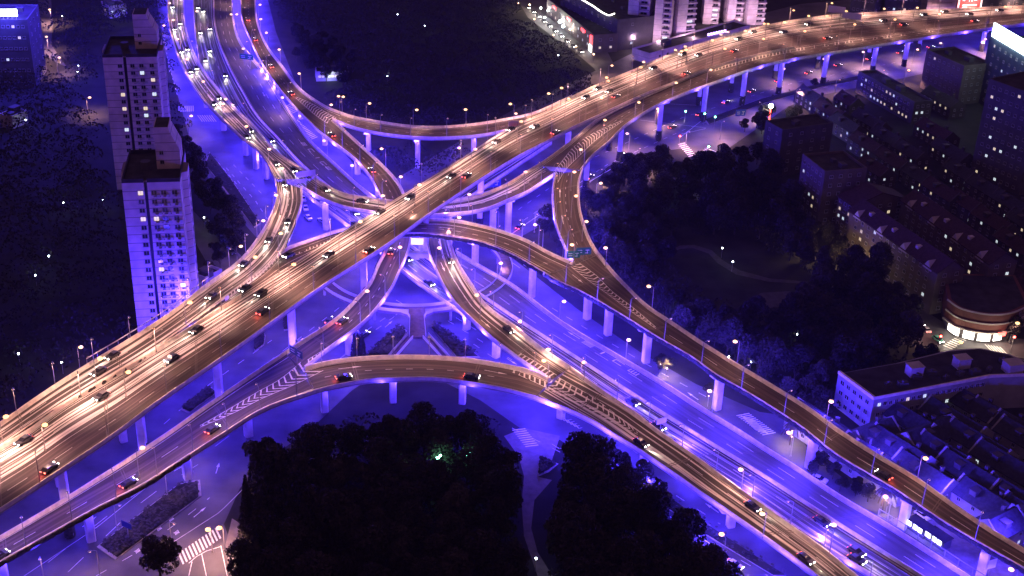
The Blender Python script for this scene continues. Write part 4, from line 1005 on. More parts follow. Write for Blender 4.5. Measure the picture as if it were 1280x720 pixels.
# curved corner building with a bright shopfront
def arc_building():
    arc = catmull([(1185, 375), (1199, 385), (1220, 391), (1238, 393.5), (1255, 393), (1270, 389.5), (1288, 381)], 4); h = 11.0
    P_ = [at(p, h) for p in arc]; b0 = P_[0]
    t = thing('corner_shop_building', 'curved brick corner building with dazzling white shopfront at the crossing', 'building', (b0.x, b0.y, 0))
    loc = [Vector((p.x-b0.x, p.y-b0.y)) for p in P_]
    back = [Vector((loc[-1].x+2, loc[-1].y+22)), Vector((loc[0].x+4, loc[0].y+20))]
    mb = MB(); mb.prism([tuple(p) for p in loc+back], 4.2, h); link('wall', mb.mesh('wall', W_BRICK), t)
    cen = sum(loc, Vector((0, 0)))/len(loc)+Vector((0, 12)); inn = [p+(cen-p).normalized()*1.2 for p in loc]
    mb = MB(); mb.prism([tuple(p) for p in inn+back], -.3, 4.19); link('ground_floor', mb.mesh('ground_floor', W_GREY), t)
    mb = MB(); mb.prism([tuple(p+(cen-p).normalized()*1.5) for p in loc+back], h, h+.06); link('roof', mb.mesh('roof', ROOF), t)
    for z, d in ((h, .5), (7.4, .4), (4.3, .9)):
        mb = MB(); prof = []
        for p in loc:
            o = (p-cen).normalized(); a, b = p+o*.006, p+o*d
            prof.append([(a.x, a.y, z), (b.x, b.y, z), (b.x, b.y, z+.45), (a.x, a.y, z+.45)])
        mb.sweep(prof); link('cornice', mb.mesh('cornice', W_PALE if z > 7 else CONC), t)
    for i in range(len(loc)-1):
        for z in (4.6, 7.6):
            if (loc[i+1]-loc[i]).length > 2.0: facade(t, loc[i], loc[i+1], z, 1, 3.0, 1, 1.2, 1.6, .04)
    SHOP = mat('shopfront_light', (.9, .9, .85), .4, emit=(1.0, .93, .82), es=4.0)
    n0 = 0
    for i in range(1, 18):
        if i in (5, 9, 14): continue
        a, b = inn[i], inn[i+1]; o = ((a+b)/2-cen).normalized()*.06
        mb = MB(); mb.quad((a.x+o.x, a.y+o.y, .5), (b.x+o.x, b.y+o.y, .5), (b.x+o.x, b.y+o.y, 3.9), (a.x+o.x, a.y+o.y, 3.9)); link('shop_window', mb.mesh('shop_window', SHOP), t)
    mb = MB(); p = loc[16]+(loc[16]-cen).normalized()*1.1; mb.box((p.x, p.y, 4.2), (2.6, .4, 1.1), .2); link('shop_sign', mb.mesh('shop_sign', mat('red_sign_glow', (.5, .05, .05), .4, emit=(1, .08, .06), es=7)), t)
    m = loc[10]+(loc[10]-cen).normalized()*4
    for k in (4, 10, 15):
        m = loc[k]+(loc[k]-cen).normalized()*3.2; light('POINT', 'shop_light', (m.x, m.y, 3.2), 1300, (1, .86, .66), t, shadow_soft_size=1.0)
arc_building()
# long low building with curved roof edge, lower right
def museum():
    h = 11.0; out = [(1048, 467), (1092, 500), (1165, 486), (1238, 472), (1295, 470), (1295, 456), (1262, 443), (1225, 435), (1185, 438), (1120, 454)]
    P_ = [at(p, h) for p in out]; b0 = P_[1]
    t = thing('long_building', 'long flat roofed building with bright blue end wall and a curved back edge', 'building', (b0.x, b0.y, 0))
    loc = [Vector((p.x-b0.x, p.y-b0.y)) for p in P_]
    mb = MB(); mb.prism([tuple(p) for p in loc], -.4, h); link('wall', mb.mesh('wall', W_END), t)
    cen = sum(loc, Vector((0, 0)))/len(loc)
    mb = MB(); mb.prism([tuple(p+(cen-p).normalized()*.9) for p in loc], h, h+.08); link('roof', mb.mesh('roof', ROOF), t)
    mb = MB(); prof = []
    for p in loc[:5]:
        o = (cen-p).normalized(); a, b = p-o*.25, p+o*.6; prof.append([(a.x, a.y, h+.003), (b.x, b.y, h+.003), (b.x, b.y, h+1), (a.x, a.y, h+1)])
    mb.sweep(prof); link('parapet', mb.mesh('parapet', CONC_P), t)
    facade(t, loc[0], loc[1], .4, 3, 3.4, 5, 1.6, 1.4, .02); facade(t, loc[1], loc[2], .4, 3, 3.4, 9, 1.2, 1.3, .10); facade(t, loc[2], loc[3], .4, 3, 3.4, 9, 1.2, 1.3, .06)
    for px, s in (((1143, 463), 4.2), ((1202, 453), 4.2), ((1266, 459), 5.0)):
        q = at(px, h+1.5); mb = MB(); mb.box((q.x-b0.x, q.y-b0.y, h+.09+1.6), (s, s*.8, 3.2), .3); mb.box((q.x-b0.x, q.y-b0.y, h+3.35), (s+.4, s*.8+.4, .16), .3); link('roof_hut', mb.mesh('roof_hut', W_PALE), t)
    for k in range(9):
        q = at((1110+k*18, 486-k*3.6+random.uniform(-8, 3)), h); mb = MB(); s = random.uniform(1, 2.4); mb.box((q.x-b0.x, q.y-b0.y, h+.09+s*.4), (s*1.6, s, s*.8), random.random()); mb.tube([(q.x-b0.x, q.y-b0.y, h+.09+s*.8), (q.x-b0.x, q.y-b0.y, h+.6+s*.8)], s*.3, 8)
        link('roof_unit', mb.mesh('roof_unit', W_GREY), t)
museum()
# lanes of small gabled houses
SA = at((1197, 637))-at((1047, 539)); SANG = math.atan2(SA.y, SA.x)
def house(px, L_, D, ang, label, lit=.15, roofm=None, h=5.8, group=None, rise=2.8, W_PALE=None):
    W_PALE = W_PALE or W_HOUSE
    c = at(px, h+1.5); t = thing('lane_house', label, 'house', (c.x, c.y, 0), ang, group)
    mb = MB(); mb.prism([(-L_/2, -D/2), (L_/2, -D/2), (L_/2, D/2), (-L_/2, D/2)], -.4, h)
    for sg in (-1, 1):
        x = sg*L_/2; q = [(x, -D/2, h), (x, D/2, h), (x, 0, h+rise)]; mb.poly(q if sg > 0 else q[::-1])
    link('wall', mb.mesh('wall', W_PALE), t)
    mb = MB(); o = .45; s = rise/(D/2)
    for sg in (-1, 1):
        q = [(-L_/2+.5, sg*(D/2+o), h-o*s+.02), (L_/2-.5, sg*(D/2+o), h-o*s+.02), (L_/2-.5, 0, h+rise+.02), (-L_/2+.5, 0, h+rise+.02)]
        mb.sweep([[Vector(p) for p in q], [Vector(p)+Vector((0, 0, .25)) for p in q]])
    rf = link('roof', mb.mesh('roof', roofm or TILE2), t)
    for sg in (-1, 1):                        # firewalls rising above the roof at both ends
        mb = MB(); x0, x1 = sg*(L_/2-.48), sg*(L_/2+.06)
        for x in (x0, x1): pass
        q = [(x0, -D/2-.3, h-.2), (x0, D/2+.3, h-.2), (x0, 0, h+rise+.75)]; r_ = [(x1, b, c_) for a, b, c_ in q]
        mb.sweep([[Vector(p) for p in q], [Vector(p) for p in r_]]); link('gable_wall', mb.mesh('gable_wall', W_PALE), t)
    mb = MB(); mb.box((L_*.2, D*.18, h+rise*.8+.5), (.9, .9, 1.9)); mb.box((L_*.2, D*.18, h+rise*.8+1.5), (1.1, 1.1, .15)); link('chimney', mb.mesh('chimney', W_DIM), rf)
    mb = MB(); mb.box((-L_*.12, -D*.25, h+rise*.5+.55), (2.0, 2.2, 1.5)); mb.box((-L_*.12, -D*.25, h+rise*.5+1.35), (2.4, 2.5, .14)); link('dormer', mb.mesh('dormer', W_DIM), rf)
    n = max(2, int(L_/4.2))
    facade(t, (-L_/2, -D/2), (L_/2, -D/2), .3, 2, 2.7, n, 1.1, 1.2, lit); 
    side = Vector((math.cos(ang), math.sin(ang))); c2 = Vector((c.x, c.y))
    if side.dot(c2) < 0: facade(t, (L_/2, -D/2), (L_/2, D/2), .3, 2, 2.7, 2, 1.0, 1.1, lit)
    else: facade(t, (-L_/2, D/2), (-L_/2, -D/2), .3, 2, 2.7, 2, 1.0, 1.1, lit)
HN = 'lane houses beside the merged ramp'
for k, (x, y, L_, D, q) in enumerate([(1028, 524, 20, 9, 0), (1066, 549, 22, 9, 0), (1104, 577, 20, 9, 0), (1092, 536, 15, 8, 1), (1128, 556, 20, 9, 0), (1158, 586, 18, 9, 0), (1160, 536, 19, 9, 1), (1196, 520, 20, 9, 0), (1182, 560, 16, 8, 0), 
        (1214, 585, 18, 9, 0), (1226, 548, 20, 9, 0), (1233, 618, 16, 9, 0), (1252, 648, 12, 9, 1), (1262, 575, 20, 9, 0), (1270, 615, 16, 9, 0), (1256, 520, 20, 9, 0), (1222, 502, 16, 9, 0), (1290, 545, 20, 9, 0), (1290, 640, 16, 9, 0), (1140, 520, 16, 8, 0)]):
    house((x, y), L_, D, SANG+(math.pi/2 if q else 0), 'dark roofed lane house with pale firewalls in the dense rows right of the merged ramp', .12, group=HN)
NA = at((1143, 130))-at((1073, 91)); NANG = math.atan2(NA.y, NA.x)
HN2 = 'houses in the dark upper right quarter'
for k, (x, y, L_, D, q) in enumerate([(1018, 118, 22, 8, 0), (1040, 135, 22, 8, 0), (1060, 152, 20, 8, 0), (1062, 122, 14, 8, 0), (1090, 148, 22, 8, 0), (1086, 176, 20, 8, 0), (1112, 168, 20, 8, 0), (1118, 196, 20, 8, 0), (1140, 186, 18, 8, 0), (1096, 206, 18, 8, 0), (1150, 215, 20, 8, 0), (1172, 160, 22, 9, 0), (1192, 186, 22, 9, 0),
        (1180, 235, 20, 8, 0), (1206, 212, 20, 8, 0), (1212, 250, 20, 8, 0), (1236, 232, 20, 8, 0), (1244, 272, 20, 8, 0), (1266, 250, 18, 8, 0), (1272, 300, 18, 8, 0), (1180, 120, 24, 9, 0), (1262, 335, 16, 8, 0), (1286, 275, 18, 8, 0), (1285, 350, 16, 8, 1)]):
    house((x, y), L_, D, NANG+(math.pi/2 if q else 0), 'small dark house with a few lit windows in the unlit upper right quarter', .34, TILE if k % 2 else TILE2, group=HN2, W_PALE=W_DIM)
# apartment towers beyond the topmost viaduct
def far_tower(label, wings, h):
    A0 = at(wings[0][0], 0); t = thing('apartment_tower', label, 'apartment tower', (A0.x, A0.y, 0))
    for (pa, pb) in wings:
        A, B = at(pa, 0)-A0, at(pb, 0)-A0; ex = (B-A); W_ = ex.length; ex.normalize(); ey = Vector((-ex.y, ex.x, 0)); D = 16
        def P(x, y, z): return A+ex*x+ey*y+Vector((0, 0, z))
        q = [(A+ey*y+ex*x) for x, y in ((0, 0), (W_*.5, 0), (W_*.5, 1.8), (W_, 1.8), (W_, D), (0, D))]
        mb = MB(); mb.prism([(p.x, p.y) for p in q], -.4, h); link('wing', mb.mesh('wing', W_LILAC), t)
        rz = math.atan2(ex.y, ex.x)
        fl = P(W_*.5, -9, 5.5); mb = MB(); mb.tube([(fl.x, fl.y, 0), (fl.x, fl.y, 5)], .12, 6); mb.box((fl.x, fl.y, 5.2), (.9, .5, .4), rz); link('added_floodlight', mb.mesh('added_floodlight', STEEL), t)
        light('POINT', 'facade_fill_light', (fl.x, fl.y, 6.2), 5000, (1, .62, .85), t, shadow_soft_size=.5)  # pink lamp added to brighten the front of the wing
        for f in range(int(min(h, 46)/3)):
            mb = MB(); c = P(W_*.75, .9, f*3+.6); mb.box(tuple(c), (W_*.46, 1.9, .9), rz); link('balcony', mb.mesh('balcony', W_LILAC), t)
            c = P(W_*.72, 1.79, f*3+2.0); r = random.random(); link('window', window_mesh(W_*.3, 1.3, 'w' if r < .07 else ('y' if r < .12 else 'd')), t, tuple(c), rz)
            if f % 2 == 0: c = P(-.004, 5, f*3+1.8); link('window', window_mesh(1.6, 1.4, 'd'), t, tuple(c), rz-math.pi/2)
far_tower('lilac lit apartment tower with three wings and stacked balconies, left of two', [((782, 54), (808, 57)), ((815, 58), (835, 60)), ((844, 54), (868, 52))], 75)
far_tower('pinkish apartment tower with stacked balconies, right of two', [((878, 30), (898, 31)), ((908, 31), (928, 31)), ((933, 32), (956, 31))], 75)
block('shopping_hall', 'long hall with a white light line along its wavy roof edge', (704, -8), (772, 27), 16, 34, 3, 8, 2, W_GREY, lit=.03)
mb = MB(); mb.tube([at(p, 17.4) for p in catmull([(722, -4), (732, 2), (742, 8), (752, 15), (761, 19), (768, 17)], 5)], .35, 6)
lt = mb.build('light_line', mat('white_light_line', (.9, .9, .9), .4, emit=(1, .97, .88), es=6)); tag(lt, 'white glowing light line along the wavy roof edge at the top', 'light strip')
sh, W_, rz = block('shop_row', 'row of shops with red signs on the busy street at the top', (684, 0), (742, 46), 9, 14, 2, 9, 2, W_BEIGE, lit=.5)
RED = mat('red_shop_sign', (.5, .04, .04), .4, emit=(1.0, .06, .08), es=4.5)
for u in (.18, .5, .8): mb = MB(); mb.box((W_*u, -.3, 8.2), (5.5, .4, 1.3)); link('shop_sign', mb.mesh('shop_sign', RED), sh)
mb = MB(); mb.box((W_*.97, -.5, 6.8), (2.4, .6, 4.6)); link('shop_sign', mb.mesh('shop_sign', RED), sh)
mb = MB(); mb.box((W_*.96, -.4, 2.0), (3.5, .3, 3.4)); link('shop_window', mb.mesh('shop_window', mat('shop_window_glow', (.9, .9, .9), .4, emit=(.95, .97, 1), es=8)), sh)
for x, y, c, e in ((662, 6, (1, .75, .5), 1), (676, 10, (1, .95, .9), 1), (685, 13, (.9, .95, 1), 1), (681, 22, (1, .95, .85), 1), (700, 27, (.9, 1, .95), 1.6), (704, 33, (.95, 1, .95), 1.4), (713, 37, (1, .9, .75), 1), (668, 24, (1, .85, .6), .8), (692, 44, (1, .8, .5), .8), (720, 58, (1, .75, .5), .8), (742, 68, (1, .75, .5), .8), (648, 4, (1, .75, .5), .8)):
    q = at((x, y), 4); t = thing('stall_lamp', f'bright stall lamp on the shopping street, {"warm" if c[2] < .8 else "white"} one near {"the red signs" if x > 690 else "the far end"}', 'lamp', (q.x, q.y, 0), 0, 'stall lamps on the shopping street')
    mb = MB(); mb.tube([(0, 0, 0), (0, 0, 3.7)], .08, 6); link('pole', mb.mesh('pole', STEEL), t)
    mb = MB(); uvball(mb, (0, 0, 4), .6*e, .5*e); link('lamp_globe', mb.mesh('lamp_globe', WHTG if c[2] > .8 else SODG), t)
    light('POINT', 'lamp_light', (0, 0, 5), 2200*e, c, t, shadow_soft_size=.5)
block('low_podium', 'low lilac podium wall with a purple glowing sign beside the far viaduct', (812, 69), (938, 33), 5, 12, 1, 12, 0, W_LILAC, lit=.05)
pod = bpy.data.objects['low_podium']
PUR = mat('purple_sign', (.4, .3, .6), .4, emit=(.42, .25, 1.0), es=10)
for k in range(7):
    q = at((886+k*3.4, 43.3-k*.75), 6.5); mb = MB()
    for dx, dz, sx, sz in ((0, .55, 1.2, .22), (0, -.5, 1.3, .22), (0, 0, .25, 1.2), (-.45, 0, .2, .7)): mb.box((q.x+dx, q.y, q.z+dz), (sx, .2, sz))
    g_ = mb.build('sign_glyph', PUR); g_['label'] = 'glowing purple sign characters above the podium'; g_['category'] = 'sign'; g_['group'] = 'characters of the purple sign'
# billboards behind the far viaduct
def billboard(label, pl, pr, zb, hgt, face, marks):
    A, B = at(pl, zb), at(pr, zb); W_, rz = frame_of(A, B); t = thing('billboard', label, 'billboard', (A.x, A.y, 0), rz)
    mb = MB(); mb.box((W_/2, .3, zb+hgt/2), (W_, .5, hgt)); link('panel', mb.mesh('panel', face), t)
    mb = MB()
    for u in (.2, .8): mb.tube([(W_*u, .9, 0), (W_*u, .9, zb+hgt*.8)], .35, 8)
    link('support', mb.mesh('support', STEEL), t)
    for m_, col in marks:
        mb = MB()
        for x, z, sx, sz in m_: mb.box((W_*x, .02, zb+hgt*z), (W_*sx, .06, hgt*sz))
        link('lettering', mb.mesh('lettering', col), t)
WHB = mat('lit_white_print', (.9, .9, .9), .5, emit=(1, .92, .88), es=1.4); REDB = mat('lit_red_print', (.6, .1, .1), .5, emit=(.75, .10, .08), es=1.0)
billboard('red lit billboard with white frame and white characters at top right', (1196, 13), (1226, 12), 13, 14, REDB,
          [([(.5, .02, 1, .05), (.5, .98, 1, .05), (.03, .5, .06, .9), (.97, .5, .06, .9), (.25, .62, .12, .03), (.25, .5, .03, .25), (.22, .4, .1, .03), (.5, .75, .14, .03), (.5, .55, .14, .03), (.5, .6, .03, .3), (.45, .45, .03, .2), (.56, .45, .03, .2), (.75, .7, .16, .03), (.75, .55, .03, .35), (.7, .4, .12, .03), (.5, .2, .6, .06), (.3, .12, .2, .03)], WHB)])
GRP = mat('dark_print', (.06, .05, .06), .6)
billboard('grey curved billboard with dark characters at top right, left of the red one', (1158, 13), (1194, 12.5), 13, 14, W_LILAC,
          [([(.2+.15*k, .55, .09, .03) for k in range(5)]+[(.2+.15*k, .7, .09, .03) for k in range(5)]+[(.2+.15*k, .62, .02, .2) for k in range(5)]+[(.5, .3, .7, .02)], GRP)])
block('glass_block', 'dark glass block with pillars at the top right corner', (1229, 12), (1300, 8), 30, 20, 5, 6, 0, W_DARK, zref=13, lit=.05)
block('office_building', 'dark block with turquoise lit windows beyond the overhead sign', (1062, 14), (1092, 19), 30, 16, 5, 5, 2, W_GREY, zref=8, lit=.3)
block('office_building', 'dark block with bright advert lights at top right', (1105, 10), (1150, 12), 30, 16, 5, 6, 0, W_GREY, zref=10, lit=.4)
# upper left corner
lb, W_, rz = block('office_building', 'dark blue office block with glowing light bar on its roof at top left', (-22, 27), (34, 27), 32, 26, 6, 8, 3, W_GREY, lit=.01)
BAR = mat('blue_white_light_bar', (.8, .8, 1), .4, emit=(.55, .65, 1.0), es=14)
mb = MB(); mb.box((W_*.50, 2.0, 35.6), (W_*.55, .8, 3.2), .02); link('light_bar', mb.mesh('light_bar', BAR), lb)
mb = MB()
for k in range(6): mb.box((W_*(.26+.095*k), 2.6, 33.1), (.3, .3, 2.0))
link('sign_support', mb.mesh('sign_support', STEEL), lb)
light('POINT', 'bar_fill_light', (W_*.5, -7, 39), 45000, (.07, .06, 1.0), lb, shadow_soft_size=2)
light('POINT', 'bar_fill_light', (W_*.75, 8, 62), 420000, (.05, .03, 1.0), lb, shadow_soft_size=4)  # added blue fill light, floating high above the roof bar
light('POINT', 'bar_fill_light', (W_*2.6, 10, 70), 420000, (.05, .03, 1.0), lb, shadow_soft_size=4)  # added blue fill light beside the block, without a fixture
block('lit_pavilion', 'small pale lit pavilion roof at the top, above the rear tower', (136, 10), (158, 7), 6, 12, 1, 4, 1, W_PALE, lit=.6)
q = at((147, 8), 10); light('POINT', 'pavilion_light', (q.x, q.y, 11), 1500, (1, .95, .85), None, shadow_soft_size=.5)
block('shed', 'pale lit shed roof alone in the dark at far left', (15, 148), (34, 140), 5, 7, 1, 2, 0, W_PALE, lit=0)
block('park_house', 'low house with bright white lit front in the dark top park', (395, 92), (436, 91), 4, 9, 1, 9, 1, W_PALE, lit=.75)
q = at((414, 93), 3); light('POINT', 'house_light', (q.x, q.y-3, 3.5), 500, (.85, 1, .9), None, shadow_soft_size=.5)
block('annex', 'small low annex at the foot of the nearer tower block', (243, 345), (257, 350), 6, 8, 2, 2, 1, W_PALE, lit=.1)

# ------------------------------------------------------------------ footbridge ring with stairs at the centre
def footbridge():
    z = 5.2; a, b, c = [at(p, z) for p in ((416, 362), (521, 387), (632, 344))]
    ax, ay, bx, by, cx, cy = a.x, a.y, b.x, b.y, c.x, c.y; d = 2*(ax*(by-cy)+bx*(cy-ay)+cx*(ay-by))
    ux = ((ax*ax+ay*ay)*(by-cy)+(bx*bx+by*by)*(cy-ay)+(cx*cx+cy*cy)*(ay-by))/d; uy = ((ax*ax+ay*ay)*(cx-bx)+(bx*bx+by*by)*(ax-cx)+(cx*cx+cy*cy)*(bx-ax))/d
    R_ = math.hypot(ax-ux, ay-uy); t = thing('footbridge', 'ring shaped footbridge with white railings and two stairs at the centre of the crossing', 'footbridge', (ux, uy, 0))
    deck = mat('footbridge_deck', (.16, .11, .14), .7, noise=(.8, .25, 4)); rail = mat('railing_white', (.62, .60, .62), .5)
    def ringpart(r0, r1, z0, z1, a0=0, a1=2*math.pi, n=72):
        mb = MB(); prof = []
        for i in range(n+1):
            q = a0+(a1-a0)*i/n; co, si = math.cos(q), math.sin(q); prof.append([(r0*co, r0*si, z0), (r1*co, r1*si, z0), (r1*co, r1*si, z1), (r0*co, r0*si, z1)])
        mb.sweep(prof); return mb
    link('deck', ringpart(R_-2.0, R_+2.0, z-.8, z).mesh('deck', deck), t)
    g = math.atan2(by-uy, bx-ux); w = 2.6/R_
    link('railing', ringpart(R_-2.0, R_-1.88, z+.003, z+1.1).mesh('railing', rail), t)
    link('railing', ringpart(R_+1.88, R_+2.0, z+.003, z+1.1, g+w, g-w+2*math.pi).mesh('railing', rail), t)
    e = at((522, 421), z); e = Vector((e.x-ux, e.y-uy)); s = Vector((bx-ux, by-uy)); u = (e-s).normalized(); v = Vector((-u.y, u.x))
    mb = MB(); s2 = s+u*1.8
    out = [s2-v*5.2, s2+u*1.6-v*3.0, s2+u*4-v*2.3, e-v*2.6, e+v*2.6, s2+u*4+v*2.3, s2+u*1.6+v*3.0, s2+v*5.2]
    mb.prism([tuple(p) for p in out], z-.8, z-.004); link('deck', mb.mesh('deck', deck), t)
    for side in (out[:4], out[4:]):
        mb = MB(); mb.sweep([[(p.x-.06, p.y, z), (p.x+.06, p.y, z), (p.x+.06, p.y, z+1.1), (p.x-.06, p.y, z+1.1)] for p in side]); link('railing', mb.mesh('railing', rail), t)
    for q0, q1 in (((513, 421), (486, 452)), ((532, 421), (562, 454))):
        A = at(q0, z); A = Vector((A.x-ux, A.y-uy)); B = at(q1, 0); B = Vector((B.x-ux, B.y-uy)); dd = (B-A).normalized(); n_ = Vector((-dd.y, dd.x)); N_ = 22
        mb = MB()
        for k in range(N_):
            p0, p1 = A.lerp(B, k/N_), A.lerp(B, (k+1)/N_); zz = z*(1-(k+1)/N_)+.1
            mb.prism([tuple(p0-n_*1.2), tuple(p1-n_*1.2), tuple(p1+n_*1.2), tuple(p0+n_*1.2)], max(-.2, zz-.6), zz)
        link('stairs', mb.mesh('stairs', deck), t)
        for sg in (-1.2, 1.2):
            mb = MB(); mb.sweep([[(p.x-n_.x*.06, p.y-n_.y*.06, zz), (p.x+n_.x*.06, p.y+n_.y*.06, zz), (p.x+n_.x*.06, p.y+n_.y*.06, zz+1.1), (p.x-n_.x*.06, p.y-n_.y*.06, zz+1.1)] for p, zz in ((A+n_*sg, z), (B+n_*sg, .1))]); link('railing', mb.mesh('railing', rail), t)
    for k in range(8):
        q = g+.35+k*math.pi/4; mb = MB(); mb.tube([(R_*math.cos(q), R_*math.sin(q), -.2), (R_*math.cos(q), R_*math.sin(q), z-.81)], .45, 8); link('column', mb.mesh('column', CONC), t)
    mb = MB(); p = s2+u*6; mb.tube([(p.x, p.y, -.2), (p.x, p.y, z-.81)], .45, 8); link('column', mb.mesh('column', CONC), t)
footbridge()
A, B = at((478, 318), 7.3), at((561, 318), 7.3); m = (A+B)/2
t = thing('crossbeam_pier', 'concrete pier with a long crossbeam between the two central ramps', 'pier', (m.x, m.y, 0))
mb = MB(); mb.box((m.x, m.y, 7.3), ((B-A).length, 2.4, 1.7)); mb.build('beam', CONC, t)
mb = MB(); mb.box((m.x, m.y, 3.15), (2.6, 2.2, 6.58)); mb.build('column', CONC, t)
# noise wall along the ramp by the towers, glass fence by the forecourt
r = ROADS['D']; n0, n1 = None, None
i0 = min(range(r.n+1), key=lambda i: (at((262, 356), 23) - r.L[i]).length); i1 = min(range(r.n+1), key=lambda i: (at((107, 460), 25) - r.L[i]).length)
t = thing('noise_wall', 'railing like noise wall on posts along the ramp in front of the tower block', 'noise wall', tuple(r.L[i0]))
mb = MB(); Z = Vector((0, 0, 1))
for i in range(i0, i1+1):
    p = r.L[i]-r.lat[i]*.08; mb.box((p.x, p.y, p.z+1.2), (.16, .16, 2.6))
mb.build('post', STEEL, t)
for px in ((236, 378), (212, 398), (188, 414)):  # blue lamps added to brighten the foot of the tower
    q = at(px, 17); light('POINT', 'tower_fill_light', (q.x-t.location.x-1.5, q.y-t.location.y+3, 17-t.location.z), 26000, C_BLUE, t, shadow_soft_size=.4)
    mb = MB(); mb.box((q.x-1.5, q.y+2.4, 17), (.7, .5, .4)); mb.build('added_floodlight', STEEL, t)
mb = MB(); mb.sweep([[r.L[i]-r.lat[i]*.16+Z*2.3, r.L[i]-r.lat[i]*.02+Z*2.3, r.L[i]-r.lat[i]*.02+Z*2.6, r.L[i]-r.lat[i]*.16+Z*2.6] for i in range(i0, i1+1)]); mb.build('top_rail', CONC_P, t)
r = ROADS['K']; ks = [min(range(r.n+1), key=lambda i: (at(p, 5.1)-r.R[i]).length) for p in ((1105, 655), (1245, 745))]
P_ = [r.R[i]-r.lat[i]*.18 for i in range(ks[0], ks[1]+1)]
t = thing('panel_fence', 'panel fence on posts along the parapet of the lower viaduct at the forecourt', 'fence', tuple(P_[0]))
mb = MB()
for p in P_: mb.box((p.x, p.y, p.z+2.4), (.16, .16, 2.6))
mb.build('post', STEEL, t)
for z0_ in (1.5, 3.5):
    mb = MB(); mb.sweep([[p+Vector((-.06, 0, z0_)), p+Vector((.06, 0, z0_)), p+Vector((.06, 0, z0_+.2)), p+Vector((-.06, 0, z0_+.2))] for p in P_]); mb.build('rail', STEEL, t)
# forecourt kiosks with lit fronts
for k, (x, y) in enumerate(((1150, 657), (1174, 672))):
    q = at((x, y), 2); t = thing('kiosk', f'small kiosk with glaring white lit front on the forecourt, {"left" if k == 0 else "right"} one', 'kiosk', (q.x, q.y, 0), SANG)
    mb = MB(); mb.box((0, 0, 1.5), (5.5, 3, 3)); link('wall', mb.mesh('wall', W_GREY), t)
    mb = MB(); mb.box((0, -.3, 3.1), (6.2, 4, .2)); link('roof', mb.mesh('roof', ROOF), t)
    for dx, s in ((-1.8, 1.7), (.3, 1.2), (1.9, 1.3)): mb = MB(); mb.box((dx, -2.36, 2.6), (s, .1, 1.4)); link('light_panel', mb.mesh('light_panel', mat('kiosk_light', (.9, .9, .8), .4, emit=(1, 1, .72), es=2) if 'kiosk_light' not in _mats else _mats['kiosk_light']), t)
    light('POINT', 'kiosk_light', (0, -4, 3.2), 250, (.95, .95, .8), t, shadow_soft_size=.6)

# ------------------------------------------------------------------ overhead and roadside signs
def sign(label, px, z0, zc, W_, H_, m, rz, marks=None, posts=1, arm=0):
    q = at(px, zc); t = thing('road_sign', label, 'road sign', (q.x, q.y, z0), rz)
    mb = MB(); mb.box((0, 0, zc-z0), (W_, .16, H_)); link('panel', mb.mesh('panel', m), t)
    mb = MB()
    for k in range(posts): mb.tube([((k-(posts-1)/2)*W_*.5+arm, .2, 0), ((k-(posts-1)/2)*W_*.5+arm, .2, zc-z0+H_*.3)], .14, 6)
    if arm: mb.tube([(arm, .2, zc-z0), (0, .2, zc-z0)], .11, 6)
    link('post', mb.mesh('post', STEEL), t)
    if marks:
        mb = MB()
        for x, z, sx, sz in marks: mb.box((x*W_, -.1, zc-z0+z*H_), (sx*W_, .05, sz*H_))
        link('lettering', mb.mesh('lettering', PAINT), t)
GREEN = mat('green_sign_face', (.03, .16, .11), .5, emit=(.02, .16, .11), es=.05); BLUES = mat('blue_sign_face', (.05, .10, .35), .5); VMS = mat('pale_sign_back', (.62, .52, .50), .6)
MK = [(-.25, .15, .3, .1), (-.25, -.15, .3, .1), (.25, .15, .25, .1), (.25, -.1, .04, .5), (.2, -.25, .2, .1)]
sign('green direction sign over the S shaped ramp, left of two', (717, 318), 13, 17.6, 4.6, 2.6, GREEN, .2, MK)
sign('green direction sign over the S shaped ramp, right of two', (729.5, 314), 13, 18.4, 5.2, 2.6, GREEN, .2, MK)
sign('blue direction sign over the climbing ramp beside the chevrons', (370, 440), 11.5, 16.5, 6.0, 2.4, mat('grey_blue_sign_face', (.08, .12, .18), .5), -.75, MK)
sign('pale overhead sign board above the fork of the left ramps', (382, 217), 14, 21, 7.5, 2.2, VMS, .45)
sign('pale overhead sign board where the thin curve meets the top viaduct', (645, 154), 22, 26.5, 6.5, 2.2, VMS, .3)
sign('pale sign board on a post between the merged brown ramp and the lower viaduct', (827, 526), 5.6, 9.5, 3.2, 1.8, VMS, .5)
sign('bright white overhead board at the centre of the crossing', (523, 302), 5, 9.5, 5.5, 2.2, mat('lit_sign_face', (.9, .9, .9), .5, emit=(.8, .75, 1), es=1.6), 0)
sign('blue direction sign under the right side of the top viaduct', (617, 229), 0, 7.0, 6.0, 3.0, BLUES, .4, MK)
sign('green direction sign over the lower viaduct at the top', (308, 71), 6, 12, 7, 2.6, GREEN, -.2, MK, 2)
sign('blue sign at the far road fork by the trees', (926, 141), 0, 5.5, 5, 3, BLUES, .3, MK)
sign('blue sign on a post in the planted island at lower left', (158, 656), 0, 4.2, 3.2, 1.8, mat('dim_blue_sign_face', (.04, .05, .16), .6), -.5, None)
sign('pale overhead sign of the gantry beyond the bend, left of two', (1046, 12), 17, 25, 9, 3.6, VMS, -.35, None, 2)
sign('pale overhead sign of the gantry beyond the bend, right of two', (1065, 20), 17, 24, 10, 3.4, VMS, -.35, None, 2)
sign('white notice board by the forecourt at the bottom right', (1240, 705), 0, 4, 2.6, 2.6, mat('white_board', (.8, .8, .8), .5), .4)
